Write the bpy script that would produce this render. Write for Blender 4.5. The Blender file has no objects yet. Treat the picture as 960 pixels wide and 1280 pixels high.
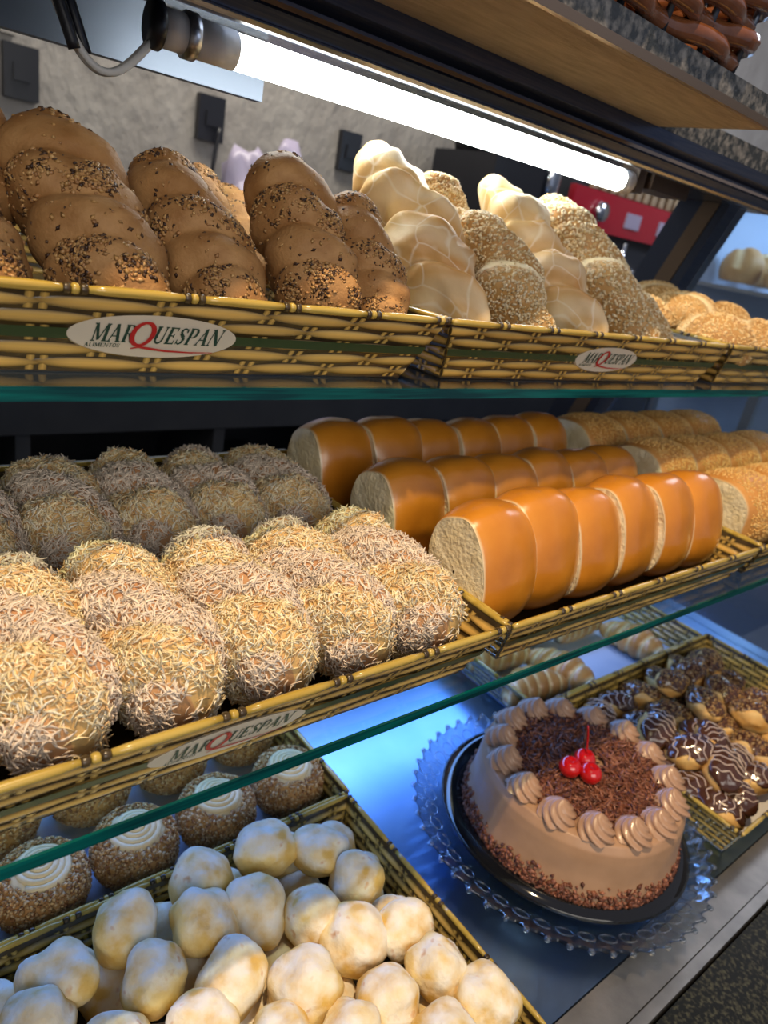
import bpy, math, random
import numpy as np
from mathutils import Matrix, Vector, noise as mnoise
PI = math.pi
S = bpy.context.scene
C = S.collection
H = 1.35            # height of the viewer's eye above the shop floor; all other z values are measured from the eye

# ------------------------------------------------------------------ camera
cam_d = bpy.data.cameras.new('camera')
cam = bpy.data.objects.new('camera', cam_d); C.objects.link(cam)
# columns: right, up, back
vx = np.array([1090., -149., 886.]); vx /= np.linalg.norm(vx)
vy = np.array([-791., -519., 886.]); vy -= vx*(vx@vy); vy /= np.linalg.norm(vy)
vz = np.cross(vx, vy)
if vz[1] > 0: vz = -vz
Mx = np.array([vx, vy, vz])
R3 = Matrix(((Mx[0, 0], -Mx[0, 1], -Mx[0, 2]), (Mx[1, 0], -Mx[1, 1], -Mx[1, 2]), (Mx[2, 0], -Mx[2, 1], -Mx[2, 2])))
cam.matrix_world = Matrix.Translation((0, 0, H)) @ R3.to_4x4()
cam_d.sensor_fit = 'VERTICAL'; cam_d.sensor_height = 9.91; cam_d.sensor_width = 7.43
cam_d.lens = 886/1280*9.91
cam_d.clip_start = 0.01; cam_d.clip_end = 50
cam_d.dof.use_dof = True; cam_d.dof.focus_distance = 0.48; cam_d.dof.aperture_fstop = 2.4
S.camera = cam

# ------------------------------------------------------------------ world, lights, exposure
S.view_settings.view_transform = 'Standard'; S.view_settings.look = 'None'
S.view_settings.gamma = 1; S.view_settings.use_curve_mapping = False
S.view_settings.exposure = 0.0
W = bpy.data.worlds.new('world'); S.world = W; W.use_nodes = True
W.node_tree.nodes['Background'].inputs[0].default_value = (0.74, 0.80, 1.0, 1)
W.node_tree.nodes['Background'].inputs[1].default_value = 0.30

def light(name, kind, loc, target, power, col, **kw):
    d = bpy.data.lights.new(name, kind); d.energy = power; d.color = col
    for k, v in kw.items(): setattr(d, k, v)
    o = bpy.data.objects.new(name, d); C.objects.link(o)
    o.location = (loc[0], loc[1], loc[2]+H)
    o.rotation_euler = (Vector(target)-Vector(loc)).to_track_quat('-Z', 'Y').to_euler()
    return o
# warm ceiling spotlight above the customer, the key light
light('ceiling_spotlight', 'SPOT', (0.08, 0.02, 1.36), (0.55, 0.30, -0.3), 125, (1.0, 0.74, 0.44), spot_size=math.radians(75), spot_blend=0.6, shadow_soft_size=0.028)
# warm fill light added behind the customer, lifts the shaded breads
light('front_fill', 'AREA', (-0.6, -2.2, 0.9), (0.5, 0.4, -0.2), 38, (1.0, 0.93, 0.84), shape='RECTANGLE', size=2.4, size_y=1.6)
# back room ceiling lamp
light('back_room_lamp', 'AREA', (1.0, 1.75, 1.40), (1.3, 2.2, 0.0), 26, (1.0, 0.92, 0.80), shape='RECTANGLE', size=1.2, size_y=0.3)
# invented fill lights, no real fixtures stand here
light('right_wall_fill', 'AREA', (3.6, 0.9, 1.42), (3.8, 1.4, 0.0), 26, (0.82, 0.86, 1.0), shape='RECTANGLE', size=1.0, size_y=0.6)  # added only to lighten the right-hand wall
light('side_showcase_fill', 'AREA', (2.75, 0.93, 0.28), (2.75, 1.1, 0.0), 5, (0.62, 0.82, 1.0), shape='RECTANGLE', size=0.9, size_y=0.06)  # added to brighten the rolls and glass of the side showcase
light('added_blue_light', 'AREA', (0.55, 0.76, -0.32), (0.55, 0.50, -0.63), 3.7, (0.15, 0.38, 1.0), shape='RECTANGLE', size=1.3, size_y=0.10)  # added out of view behind the middle shelf, turns the case floor blue

# ------------------------------------------------------------------ materials
MATS = {}
def mat(name, col, rough=0.5, metal=0.0, col2=None, nscale=60, nlo=0.35, nhi=0.65, bump=0.0, bscale=200, coat=0.0,
        attr=None, acol=None, sss=0.0, sheen=0.0, stretch=None, detail=4, spec=0.5, extra=None, coat_rough=0.08):
    if name in MATS: return MATS[name]
    m = bpy.data.materials.new(name); m.use_nodes = True; MATS[name] = m
    nt = m.node_tree; N = nt.nodes; L = nt.links
    b = N['Principled BSDF']
    b.inputs['Roughness'].default_value = rough; b.inputs['Metallic'].default_value = metal
    b.inputs['Coat Weight'].default_value = coat; b.inputs['Coat Roughness'].default_value = coat_rough
    b.inputs['Specular IOR Level'].default_value = spec
    if sss: b.inputs['Subsurface Weight'].default_value = sss; b.inputs['Subsurface Radius'].default_value = (0.006, 0.003, 0.0015); b.inputs['Subsurface Scale'].default_value = 1.0
    tc = N.new('ShaderNodeTexCoord'); vec = tc.outputs['Object']
    if stretch:
        mp = N.new('ShaderNodeMapping'); mp.inputs['Scale'].default_value = stretch; L.new(vec, mp.inputs[0]); vec = mp.outputs[0]
    src = None
    if col2:
        n = N.new('ShaderNodeTexNoise'); n.inputs['Scale'].default_value = nscale; n.inputs['Detail'].default_value = detail; L.new(vec, n.inputs['Vector'])
        r = N.new('ShaderNodeValToRGB'); r.color_ramp.elements[0].position = nlo; r.color_ramp.elements[1].position = nhi
        r.color_ramp.elements[0].color = (*col, 1); r.color_ramp.elements[1].color = (*col2, 1)
        L.new(n.outputs['Fac'], r.inputs[0]); src = r.outputs[0]
    if attr:   # second colour where the mesh attribute is 1
        a = N.new('ShaderNodeAttribute'); a.attribute_name = attr
        mx = N.new('ShaderNodeMix'); mx.data_type = 'RGBA'
        L.new(a.outputs['Fac'], mx.inputs['Factor'])
        if src: L.new(src, mx.inputs['A'])
        else: mx.inputs['A'].default_value = (*col, 1)
        mx.inputs['B'].default_value = (*acol, 1); src = mx.outputs['Result']
    if src: L.new(src, b.inputs['Base Color'])
    else: b.inputs['Base Color'].default_value = (*col, 1)
    if bump:
        n2 = N.new('ShaderNodeTexNoise'); n2.inputs['Scale'].default_value = bscale; n2.inputs['Detail'].default_value = 5; L.new(vec, n2.inputs['Vector'])
        bp = N.new('ShaderNodeBump'); bp.inputs['Strength'].default_value = bump; bp.inputs['Distance'].default_value = 0.002
        L.new(n2.outputs['Fac'], bp.inputs['Height']); L.new(bp.outputs[0], b.inputs['Normal'])
    if extra: extra(nt, b)
    return m

def vcol_mat(name, rough=0.5, coat=0.0, bump=0.0, bscale=300, spec=0.5):
    m = bpy.data.materials.new(name); m.use_nodes = True; nt = m.node_tree; b = nt.nodes['Principled BSDF']
    a = nt.nodes.new('ShaderNodeAttribute'); a.attribute_name = 'Col'
    nt.links.new(a.outputs['Color'], b.inputs['Base Color']); b.inputs['Roughness'].default_value = rough
    b.inputs['Coat Weight'].default_value = coat; b.inputs['Specular IOR Level'].default_value = spec
    MATS[name] = m; return m

def schlick(nt, f0):
    N = nt.nodes; L = nt.links; lw = N.new('ShaderNodeLayerWeight'); lw.inputs['Blend'].default_value = 0.5
    p = N.new('ShaderNodeMath'); p.operation = 'POWER'; p.inputs[1].default_value = 4.2; L.new(lw.outputs['Facing'], p.inputs[0])
    m = N.new('ShaderNodeMath'); m.operation = 'MULTIPLY_ADD'; m.inputs[1].default_value = 1-f0; m.inputs[2].default_value = f0; L.new(p.outputs[0], m.inputs[0])
    return m.outputs[0]
def glass_mat(name, tint=(0.90, 0.97, 0.95), rough=0.02, refl=1.0, ior=1.5, haze=0.0, hazecol=(0.8, 0.85, 0.9)):
    m = bpy.data.materials.new(name); m.use_nodes = True; nt = m.node_tree; N = nt.nodes; L = nt.links
    for n in list(N): N.remove(n)
    out = N.new('ShaderNodeOutputMaterial'); t = N.new('ShaderNodeBsdfTransparent'); t.inputs[0].default_value = (*tint, 1)
    g = N.new('ShaderNodeBsdfGlossy'); g.inputs['Roughness'].default_value = rough; g.inputs[0].default_value = (refl, refl, refl, 1)
    f = schlick(nt, 0.04)
    mx = N.new('ShaderNodeMixShader'); L.new(f, mx.inputs[0]); L.new(t.outputs[0], mx.inputs[1]); L.new(g.outputs[0], mx.inputs[2])
    last = mx.outputs[0]
    if haze:
        d = N.new('ShaderNodeBsdfDiffuse'); d.inputs[0].default_value = (*hazecol, 1); m2 = N.new('ShaderNodeMixShader'); m2.inputs[0].default_value = haze
        L.new(last, m2.inputs[1]); L.new(d.outputs[0], m2.inputs[2]); last = m2.outputs[0]
    L.new(last, out.inputs[0]); MATS[name] = m; return m

def emit_mat(name, col, s):
    m = bpy.data.materials.new(name); m.use_nodes = True; b = m.node_tree.nodes['Principled BSDF']
    b.inputs['Emission Color'].default_value = (*col, 1); b.inputs['Emission Strength'].default_value = s; b.inputs['Base Color'].default_value = (.8, .8, .8, 1)
    MATS[name] = m; return m

# ------------------------------------------------------------------ mesh helpers
class G:
    """collects vertices, faces and per-vertex colours / one scalar attribute; build() links ONE mesh object"""
    def __init__(s): s.v = []; s.f = []; s.c = []; s.a = []; s.n = 0
    def add(s, v, f, col=None, att=None):
        v = np.asarray(v, float).reshape(-1, 3); k = len(v)
        s.v.append(v)
        if isinstance(f, np.ndarray): f = (f+s.n).tolist()
        else: f = [[i+s.n for i in q] for q in f]
        s.f += f
        if col is not None: c = np.asarray(col, float); c = np.tile(c, (k, 1)) if c.ndim == 1 else c
        else: c = np.full((k, 3), 0.5)
        s.c.append(c); s.a.append(np.zeros(k) if att is None else np.asarray(att, float)*np.ones(k)); s.n += k
        return s
    def box(s, x0, x1, y0, y1, z0, z1, col=None):
        v = [(x, y, z) for x in (x0, x1) for y in (y0, y1) for z in (z0, z1)]
        return s.add(v, [(0, 1, 3, 2), (4, 6, 7, 5), (0, 4, 5, 1), (2, 3, 7, 6), (0, 2, 6, 4), (1, 5, 7, 3)], col)
    def grid(s, P, closeu=False, closev=True, col=None, att=None):
        P = np.asarray(P, float); nu, nv = P.shape[:2]; f = []
        for i in range(nu if closeu else nu-1):
            for j in range(nv if closev else nv-1):
                a = i*nv+j; b = i*nv+(j+1) % nv; c = ((i+1) % nu)*nv+(j+1) % nv; d = ((i+1) % nu)*nv+j
                f.append((a, b, c, d))
        if col is not None: col = np.asarray(col, float).reshape(-1, 3) if np.ndim(col) > 1 else col
        return s.add(P.reshape(-1, 3), f, col, None if att is None else np.asarray(att).reshape(-1))
    def tube(s, pts, rad, n=8, col=None, flat=1.0, cap=True):
        pts = np.asarray(pts, float); k = len(pts); rad = np.ones(k)*rad
        t = np.gradient(pts, axis=0); t /= np.linalg.norm(t, axis=1)[:, None]+1e-12
        up = np.array([0, 0, 1.]) if abs(t[0][2]) < .9 else np.array([1., 0, 0]); rings = []
        for i in range(k):
            a = np.cross(t[i], up); a /= np.linalg.norm(a)+1e-12; b = np.cross(a, t[i]); up = b
            th = np.linspace(0, 2*PI, n, endpoint=False)
            rings.append(pts[i]+rad[i]*(np.cos(th)[:, None]*a+flat*np.sin(th)[:, None]*b))
        base = s.n
        s.grid(np.array(rings), col=col)
        if cap:
            s.f.append([base+j for j in range(n)][::-1] if False else [base+n-1-j for j in range(n)]); s.f.append([base+(k-1)*n+j for j in range(n)])
        return s
    def lathe(s, prof, n=48, c=(0, 0, 0), col=None, fr=None):
        th = np.linspace(0, 2*PI, n, endpoint=False); P = []
        for i, (r, z) in enumerate(prof):
            rr = np.full(n, r); zz = np.full(n, z)
            if fr: rr, zz = fr(i, th, rr, zz)
            P.append(np.stack([c[0]+rr*np.cos(th), c[1]+rr*np.sin(th), c[2]+zz], -1))
        return s.grid(np.array(P), col=col)
    def ell(s, c, r, nu=10, nv=16, col=None, rot=None, nz=0.0, seed=0, fz=14):
        u = np.linspace(0.02, PI-0.02, nu); v = np.linspace(0, 2*PI, nv, endpoint=False)
        P = np.stack([np.outer(np.sin(u), np.cos(v)), np.outer(np.sin(u), np.sin(v)), np.outer(np.cos(u), np.ones(nv))], -1)
        if nz: P = P*(1+nz*nz3(P*2, seed))[..., None]
        P = P*np.array(r)
        if rot is not None: P = P @ np.array(rot).T
        b = s.n; s.grid(P+np.array(c), col=col); s.f.append([b+j for j in range(nv)][::-1]); s.f.append([b+(nu-1)*nv+j for j in range(nv)])
        return s
    def mesh(s, name, smooth=True):
        me = bpy.data.meshes.new(name)
        v = np.concatenate(s.v); me.from_pydata(v.tolist(), [], s.f)
        ca = me.color_attributes.new('Col', 'FLOAT_COLOR', 'POINT')
        c = np.concatenate(s.c); ca.data.foreach_set('color', np.concatenate([c, np.ones((len(c), 1))], 1).ravel())
        at = me.attributes.new('part', 'FLOAT', 'POINT'); at.data.foreach_set('value', np.concatenate(s.a))
        me.polygons.foreach_set('use_smooth', [smooth]*len(me.polygons)); me.update()
        return me
    def build(s, name, m, parent=None, smooth=True, loc=(0, 0, 0), kind=None, recalc=False):
        me = s.mesh(name, smooth); me.materials.append(MATS[m] if isinstance(m, str) else m)
        return link(name, me, parent, loc, kind)
def link(name, me, parent=None, loc=(0, 0, 0), kind=None, mat_=None):
    o = bpy.data.objects.new(name, me); C.objects.link(o)
    if parent is None: o.location = (loc[0], loc[1], loc[2]+H)
    else: o.parent = parent; o.location = loc
    if kind: o['kind'] = kind
    return o
def nz3(P, seed=0, oct=1):
    sh = P.shape[:-1]; Q = P.reshape(-1, 3); out = np.array([mnoise.noise(Vector((q[0]+seed*3.17, q[1]-seed*1.7, q[2]+seed))) for q in Q])
    if oct > 1: out = out+0.5*np.array([mnoise.noise(Vector((q[0]*2.1+seed, q[1]*2.1, q[2]*2.1-seed))) for q in Q])
    return out.reshape(sh)
def thing(name, label, cat, loc=(0, 0, 0), rot=(0, 0, 0), group=None):
    o = bpy.data.objects.new(name, None); C.objects.link(o); o.empty_display_size = 0.02
    o.location = (loc[0], loc[1], loc[2]+H); o.rotation_euler = rot
    return tag(o, label, cat, group)
def tag(o, label, cat, group=None):
    o['label'] = label; o['category'] = cat
    if group: o['group'] = group
    return o
def dup(root, label, loc, rot=None, group=None, scale=None):
    r = root.copy(); C.objects.link(r); r.location = (loc[0], loc[1], loc[2]+H); r['label'] = label
    if rot is not None: r.rotation_euler = rot
    if group: r['group'] = group
    if scale is not None: r.scale = (scale,)*3 if np.isscalar(scale) else scale
    for ch in root.children:
        c = ch.copy(); C.objects.link(c); c.parent = r
        for g in ch.children:
            d = g.copy(); C.objects.link(d); d.parent = c
    return r
def scatter(P, n, tmpl, rng, size=(0.8, 1.2), mask=None, closev=True, lift=0.0, tilt=0.2, cols=None, align=None):
    """P: grid (nu,nv,3). tmpl=(verts,faces), z of the template = surface normal. returns verts, faces, colours"""
    P = np.asarray(P, float); nu, nv = P.shape[:2]
    Pn = np.concatenate([P, P[:, :1]], 1) if closev else P
    A = Pn[:-1, :-1]; B = Pn[1:, :-1]; D = Pn[:-1, 1:]; E = Pn[1:, 1:]
    nr = np.cross(B-A, D-A); ar = np.linalg.norm(nr, axis=-1); cen = P.reshape(-1, 3).mean(0)
    w = ar.copy()
    if mask is not None: w = w*mask[:w.shape[0], :w.shape[1]]
    p = (w/w.sum()).ravel(); idx = rng.choice(len(p), n, p=p)
    a = A.reshape(-1, 3)[idx]; b = B.reshape(-1, 3)[idx]; d = D.reshape(-1, 3)[idx]; e = E.reshape(-1, 3)[idx]
    s = rng.random((n, 1)); t = rng.random((n, 1)); pos = a*(1-s)*(1-t)+b*s*(1-t)+d*(1-s)*t+e*s*t
    N = nr.reshape(-1, 3)[idx]; N /= np.linalg.norm(N, axis=1)[:, None]+1e-12
    # orient outwards by the mean direction of the grid
    sg = np.sign(np.sum(nr.reshape(-1, 3)*(A.reshape(-1, 3)-cen))); N *= (sg if sg != 0 else 1)
    N = N+rng.normal(0, tilt, (n, 3)); N /= np.linalg.norm(N, axis=1)[:, None]
    T = rng.normal(0, 1, (n, 3)); 
    if align is not None: T = T*0.35+np.array(align)
    T -= N*np.sum(N*T, 1)[:, None]; T /= np.linalg.norm(T, axis=1)[:, None]; U = np.cross(N, T)
    tv, tf = tmpl; tv = np.asarray(tv, float); sc = rng.uniform(size[0], size[1], (n, 1, 1))
    V = pos[:, None]+sc*(tv[None, :, 0:1]*T[:, None]+tv[None, :, 1:2]*U[:, None]+tv[None, :, 2:3]*N[:, None])+lift*N[:, None]
    k = len(tv); F = []
    tf = [list(q) for q in tf]; L3 = [q for q in tf if len(q) == 3]; L4 = [q for q in tf if len(q) == 4]
    off = (np.arange(n)*k)[:, None, None]
    if L3: F += (np.array(L3)[None]+off).reshape(-1, 3).tolist()
    if L4: F += (np.array(L4)[None]+off).reshape(-1, 4).tolist()
    cc = None
    if cols is not None:
        cols = np.asarray(cols, float); cc = cols[rng.integers(0, len(cols), n)]*rng.uniform(0.8, 1.15, (n, 1)); cc = np.repeat(cc, k, 0)
    return V.reshape(-1, 3), F, cc, pos
def T_seed(l, w, h): return ([(l, 0, 0), (-l, 0, 0), (0, w, 0), (0, -w, 0), (0, 0, h), (0, 0, -h*.3)], [(0, 2, 4), (2, 1, 4), (1, 3, 4), (3, 0, 4), (2, 0, 5), (1, 2, 5), (3, 1, 5), (0, 3, 5)])
def T_shred(l, w, bend=0.3, lift=0.3):
    v = []; f = []
    for i, t in enumerate((-1, -.3, .4, 1)):
        c = (t*l, bend*l*(t*t), lift*l*(t*0.5+0.5*t*t))
        rr = w*(0.45 if abs(t) == 1 else 1)
        for a in (0, 2.09, 4.19): v.append((c[0], c[1]+rr*math.cos(a), c[2]+rr*math.sin(a)))
    for i in range(3):
        for j in range(3): f.append((i*3+j, i*3+(j+1) % 3, i*3+3+(j+1) % 3, i*3+3+j))
    f += [(2, 1, 0), (9, 10, 11)]
    return v, f
def T_chunk(s, rng): 
    v = np.array(T_seed(s, s*.8, s*.8)[0])*rng.uniform(.7, 1.3, (6, 1)); v[5, 2] = -s*.4; return v, T_seed(1, 1, 1)[1]

# ------------------------------------------------------------------ material library
mat('room_plaster', (0.30, 0.28, 0.255), 0.9, col2=(0.36, 0.34, 0.31), nscale=7, bump=1.0, bscale=28, stretch=(1, 1, 0.6))
MATS['room_plaster'].node_tree.nodes['Bump'].inputs['Distance'].default_value = 0.012
mat('room_floor', (0.12, 0.11, 0.10), 0.5, col2=(0.16, 0.15, 0.13), nscale=5)
mat('ceiling_paint', (0.5, 0.5, 0.5), 0.9)
mat('dark_paint', (0.006, 0.008, 0.014), 0.45)
mat('cabinet_navy', (0.016, 0.020, 0.030), 0.5, col2=(0.022, 0.026, 0.036), nscale=9)
mat('black_plastic', (0.012, 0.013, 0.018), 0.35)
mat('white_plastic', (0.70, 0.66, 0.60), 0.4)
mat('steel', (0.50, 0.50, 0.52), 0.30, 1.0, col2=(0.62, 0.62, 0.64), nscale=14, stretch=(1, 40, 40), bump=0.05, bscale=60)
mat('blue_lit_tray_steel', (0.20, 0.33, 0.58), 0.28, 1.0, col2=(0.25, 0.38, 0.60), nscale=10, bump=0.03, bscale=30)  # blue of the reflected cool light is put into the steel colour
mat('ledge_steel', (0.36, 0.35, 0.33), 0.42, 1.0, col2=(0.48, 0.46, 0.43), nscale=30, bump=0.08, bscale=180)
mat('rail_navy', (0.075, 0.10, 0.17), 0.30, 0.9, col2=(0.12, 0.14, 0.20), nscale=20, stretch=(1, 30, 30))
mat('dull_steel', (0.12, 0.14, 0.18), 0.45, 1.0)
mat('bronze_edge', (0.32, 0.24, 0.18), 0.3, 0.9)
mat('board_underside', (0.50, 0.40, 0.27), 0.85, col2=(0.36, 0.29, 0.19), nscale=50, stretch=(0.5, 3, 1), bump=0.8, bscale=160, nlo=.3, nhi=.7)
mat('grey_granite', (0.03, 0.035, 0.04), 0.18, col2=(0.22, 0.21, 0.20), nscale=130, nlo=0.42, nhi=0.72, detail=8, bump=0.4, bscale=200)
mat('black_granite', (0.006, 0.007, 0.006), 0.42, spec=0.25, col2=(0.10, 0.10, 0.065), nscale=260, nlo=0.48, nhi=0.78, detail=8)
glass_mat('shelf_glass', (0.86, 0.95, 0.93))
mat('glass_edge', (0.0, 0.030, 0.036), 0.12, col2=(0.0, 0.10, 0.095), nscale=4, stretch=(3, 1, 60), spec=0.35)
glass_mat('side_glass', (0.80, 0.88, 0.95), rough=0.06, haze=0.10, hazecol=(0.40, 0.50, 0.66))
emit_mat('tube_lit', (0.97, 1.0, 0.93), 25.0)
# breads
mat('brown_crust', (0.31, 0.145, 0.045), 0.62, col2=(0.46, 0.25, 0.095), nscale=45, bump=0.35, bscale=420, spec=0.35)
mat('pale_crust', (0.72, 0.49, 0.21), 0.5, col2=(0.52, 0.25, 0.06), nscale=16, nlo=.38, nhi=.68, bump=0.2, bscale=150, attr='part', acol=(0.86, 0.74, 0.52), sss=0.06)
def crackle(nt, b):
    N = nt.nodes; L = nt.links; tc = N.new('ShaderNodeTexCoord'); v = N.new('ShaderNodeTexVoronoi'); v.feature = 'DISTANCE_TO_EDGE'; v.inputs['Scale'].default_value = 34
    nn = N.new('ShaderNodeTexNoise'); nn.inputs['Scale'].default_value = 12; ad = N.new('ShaderNodeMixRGB'); ad.inputs[0].default_value = 0.06
    L.new(tc.outputs['Object'], ad.inputs[1]); L.new(tc.outputs['Object'], nn.inputs[0]); L.new(nn.outputs['Color'], ad.inputs[2]); L.new(ad.outputs[0], v.inputs['Vector'])
    r = N.new('ShaderNodeMapRange'); r.inputs[1].default_value = 0.0; r.inputs[2].default_value = 0.035; r.inputs[3].default_value = 0.5; r.inputs[4].default_value = 0.0
    L.new(v.outputs['Distance'], r.inputs[0]); src = b.inputs['Base Color'].links[0].from_socket
    mx = N.new('ShaderNodeMix'); mx.data_type = 'RGBA'; L.new(r.outputs[0], mx.inputs['Factor']); L.new(src, mx.inputs['A']); mx.inputs['B'].default_value = (0.90, 0.82, 0.66, 1)
    L.new(mx.outputs['Result'], b.inputs['Base Color'])
crackle(MATS['pale_crust'].node_tree, MATS['pale_crust'].node_tree.nodes['Principled BSDF'])
mat('sesame_crust', (0.40, 0.20, 0.055), 0.55, col2=(0.52, 0.30, 0.10), nscale=30, bump=0.3, bscale=250, attr='part', acol=(0.80, 0.66, 0.40))
mat('sesame_bun_crust', (0.52, 0.22, 0.045), 0.45, col2=(0.62, 0.30, 0.08), nscale=30, bump=0.3, bscale=250, attr='part', acol=(0.66, 0.53, 0.31))
mat('brioche_crust', (0.50, 0.165, 0.010), 0.30, col2=(0.64, 0.25, 0.022), nscale=22, nlo=.3, nhi=.7, bump=0.5, bscale=32, coat=0.8, coat_rough=0.20, attr='part', acol=(0.78, 0.66, 0.42), spec=0.45)
mat('crumb_face', (0.74, 0.62, 0.38), 0.85, col2=(0.84, 0.74, 0.52), nscale=70, bump=1.0, bscale=260)
mat('coconut_dough', (0.66, 0.44, 0.17), 0.7, col2=(0.55, 0.30, 0.11), nscale=42, nlo=.45, nhi=.65, bump=0.3, bscale=260, attr='part', acol=(0.42, 0.20, 0.10))
vcol_mat('coconut_shred', 0.6); vcol_mat('seed_mix', 0.4); vcol_mat('print_weave', 0.22, coat=0.35, spec=0.5); vcol_mat('crumb_mix', 0.7)
vcol_mat('choc_flakes', 0.42, spec=0.4)
mat('cheese_bread', (0.72, 0.46, 0.11), 0.65, col2=(0.84, 0.68, 0.32), nscale=34, nlo=.38, nhi=.62, bump=1.0, bscale=110, sss=0.05)
def flour(nt, b):
    N = nt.nodes; L = nt.links; a = N.new('ShaderNodeAttribute'); a.attribute_name = 'part'
    tc = N.new('ShaderNodeTexCoord'); n = N.new('ShaderNodeTexNoise'); n.inputs['Scale'].default_value = 60; n.inputs['Detail'].default_value = 6; L.new(tc.outputs['Object'], n.inputs['Vector'])
    s_ = N.new('ShaderNodeMath'); s_.operation = 'MULTIPLY_ADD'; L.new(n.outputs['Fac'], s_.inputs[0]); s_.inputs[1].default_value = 2.6; s_.inputs[2].default_value = -1.42
    a2 = N.new('ShaderNodeMath'); a2.operation = 'ADD'; a2.use_clamp = True; L.new(a.outputs['Fac'], a2.inputs[0]); L.new(s_.outputs[0], a2.inputs[1])
    src = b.inputs['Base Color'].links[0].from_socket
    # browned specks
    n3 = N.new('ShaderNodeTexNoise'); n3.inputs['Scale'].default_value = 75; n3.inputs['Detail'].default_value = 2; L.new(tc.outputs['Object'], n3.inputs['Vector'])
    r3 = N.new('ShaderNodeMapRange'); r3.inputs[1].default_value = 0.66; r3.inputs[2].default_value = 0.80; L.new(n3.outputs['Fac'], r3.inputs[0])
    mx = N.new('ShaderNodeMix'); mx.data_type = 'RGBA'; L.new(a2.outputs[0], mx.inputs['Factor']); L.new(src, mx.inputs['A']); mx.inputs['B'].default_value = (0.88, 0.84, 0.74, 1)
    m3 = N.new('ShaderNodeMix'); m3.data_type = 'RGBA'; L.new(r3.outputs[0], m3.inputs['Factor']); L.new(mx.outputs['Result'], m3.inputs['A']); m3.inputs['B'].default_value = (0.62, 0.27, 0.05, 1)
    L.new(m3.outputs['Result'], b.inputs['Base Color'])
flour(MATS['cheese_bread'].node_tree, MATS['cheese_bread'].node_tree.nodes['Principled BSDF'])
mat('frosting', (0.40, 0.235, 0.135), 0.42, col2=(0.45, 0.27, 0.16), nscale=40, bump=0.12, bscale=90, sss=0.04)
mat('rosette_cream', (0.42, 0.25, 0.155), 0.33, coat=0.15, sss=0.04)
mat('cherry_red', (0.50, 0.006, 0.008), 0.06, coat=1.0, sss=0.1)
mat('black_gloss', (0.006, 0.006, 0.007), 0.06, spec=0.7)
mat('chocolate', (0.060, 0.022, 0.012), 0.16, col2=(0.085, 0.034, 0.018), nscale=40, coat=0.6, coat_rough=0.1)
mat('choux', (0.66, 0.31, 0.055), 0.6, col2=(0.78, 0.50, 0.17), nscale=40, bump=0.6, bscale=110)
mat('white_icing', (0.66, 0.52, 0.42), 0.4)
mat('cream', (0.74, 0.59, 0.33), 0.42, col2=(0.84, 0.72, 0.48), nscale=30, sss=0.08)
mat('bun_dough', (0.45, 0.22, 0.06), 0.6, col2=(0.58, 0.34, 0.12), nscale=40, bump=.3)
mat('croissant_crust', (0.50, 0.23, 0.06), 0.35, col2=(0.62, 0.34, 0.11), nscale=25, attr='part', acol=(0.80, 0.62, 0.32), coat=0.3, bump=.15)
mat('label_cream', (0.62, 0.55, 0.44), 0.35); mat('ink_green', (0.012, 0.05, 0.035), 0.4); mat('ink_red', (0.45, 0.012, 0.015), 0.4)
mat('stripe_green', (0.035, 0.06, 0.022), 0.3)
mat('card_dark', (0.030, 0.019, 0.009), 0.3, col2=(0.07, 0.045, 0.015), nscale=60, coat=0.3)
mat('rim_yellow', (0.42, 0.28, 0.045), 0.25, col2=(0.50, 0.36, 0.08), nscale=18, stretch=(1, 6, 6), coat=0.5)
mat('paper_blue_lit', (0.45, 0.55, 0.75), 0.7); mat('paper_white', (0.72, 0.72, 0.70), 0.7)  # first paper has the blue of the cool case light in its colour
mat('brown_wicker', (0.11, 0.036, 0.014), 0.16, col2=(0.17, 0.06, 0.022), nscale=60, coat=0.6)
mat('red_enamel', (0.42, 0.012, 0.03), 0.25, coat=0.5); mat('chrome', (0.75, 0.80, 0.88), 0.12, 1.0)
mat('white_cable', (0.65, 0.65, 0.63), 0.4); mat('lilac_plastic', (0.42, 0.38, 0.52), 0.35)
mat('wood_beige', (0.45, 0.36, 0.24), 0.6, col2=(0.30, 0.22, 0.13), nscale=40)

def plate_glass(nt):
    N = nt.nodes; L = nt.links
    for n in list(N): N.remove(n)
    out = N.new('ShaderNodeOutputMaterial'); t = N.new('ShaderNodeBsdfTransparent'); t.inputs[0].default_value = (0.90, 0.95, 0.99, 1)
    g = N.new('ShaderNodeBsdfGlossy'); g.inputs['Roughness'].default_value = 0.03
    f = schlick(nt, 0.12)
    mx = N.new('ShaderNodeMixShader'); L.new(f, mx.inputs[0]); L.new(t.outputs[0], mx.inputs[1]); L.new(g.outputs[0], mx.inputs[2])
    rf = N.new('ShaderNodeBsdfGlass'); rf.inputs['IOR'].default_value = 1.35; rf.inputs['Roughness'].default_value = 0.02; rf.inputs[0].default_value = (0.93, 0.97, 1, 1)
    m2 = N.new('ShaderNodeMixShader'); m2.inputs[0].default_value = 0.32; L.new(mx.outputs[0], m2.inputs[1]); L.new(rf.outputs[0], m2.inputs[2]); L.new(m2.outputs[0], out.inputs[0])
m_ = bpy.data.materials.new('plate_glass'); m_.use_nodes = True; plate_glass(m_.node_tree); MATS['plate_glass'] = m_

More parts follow.
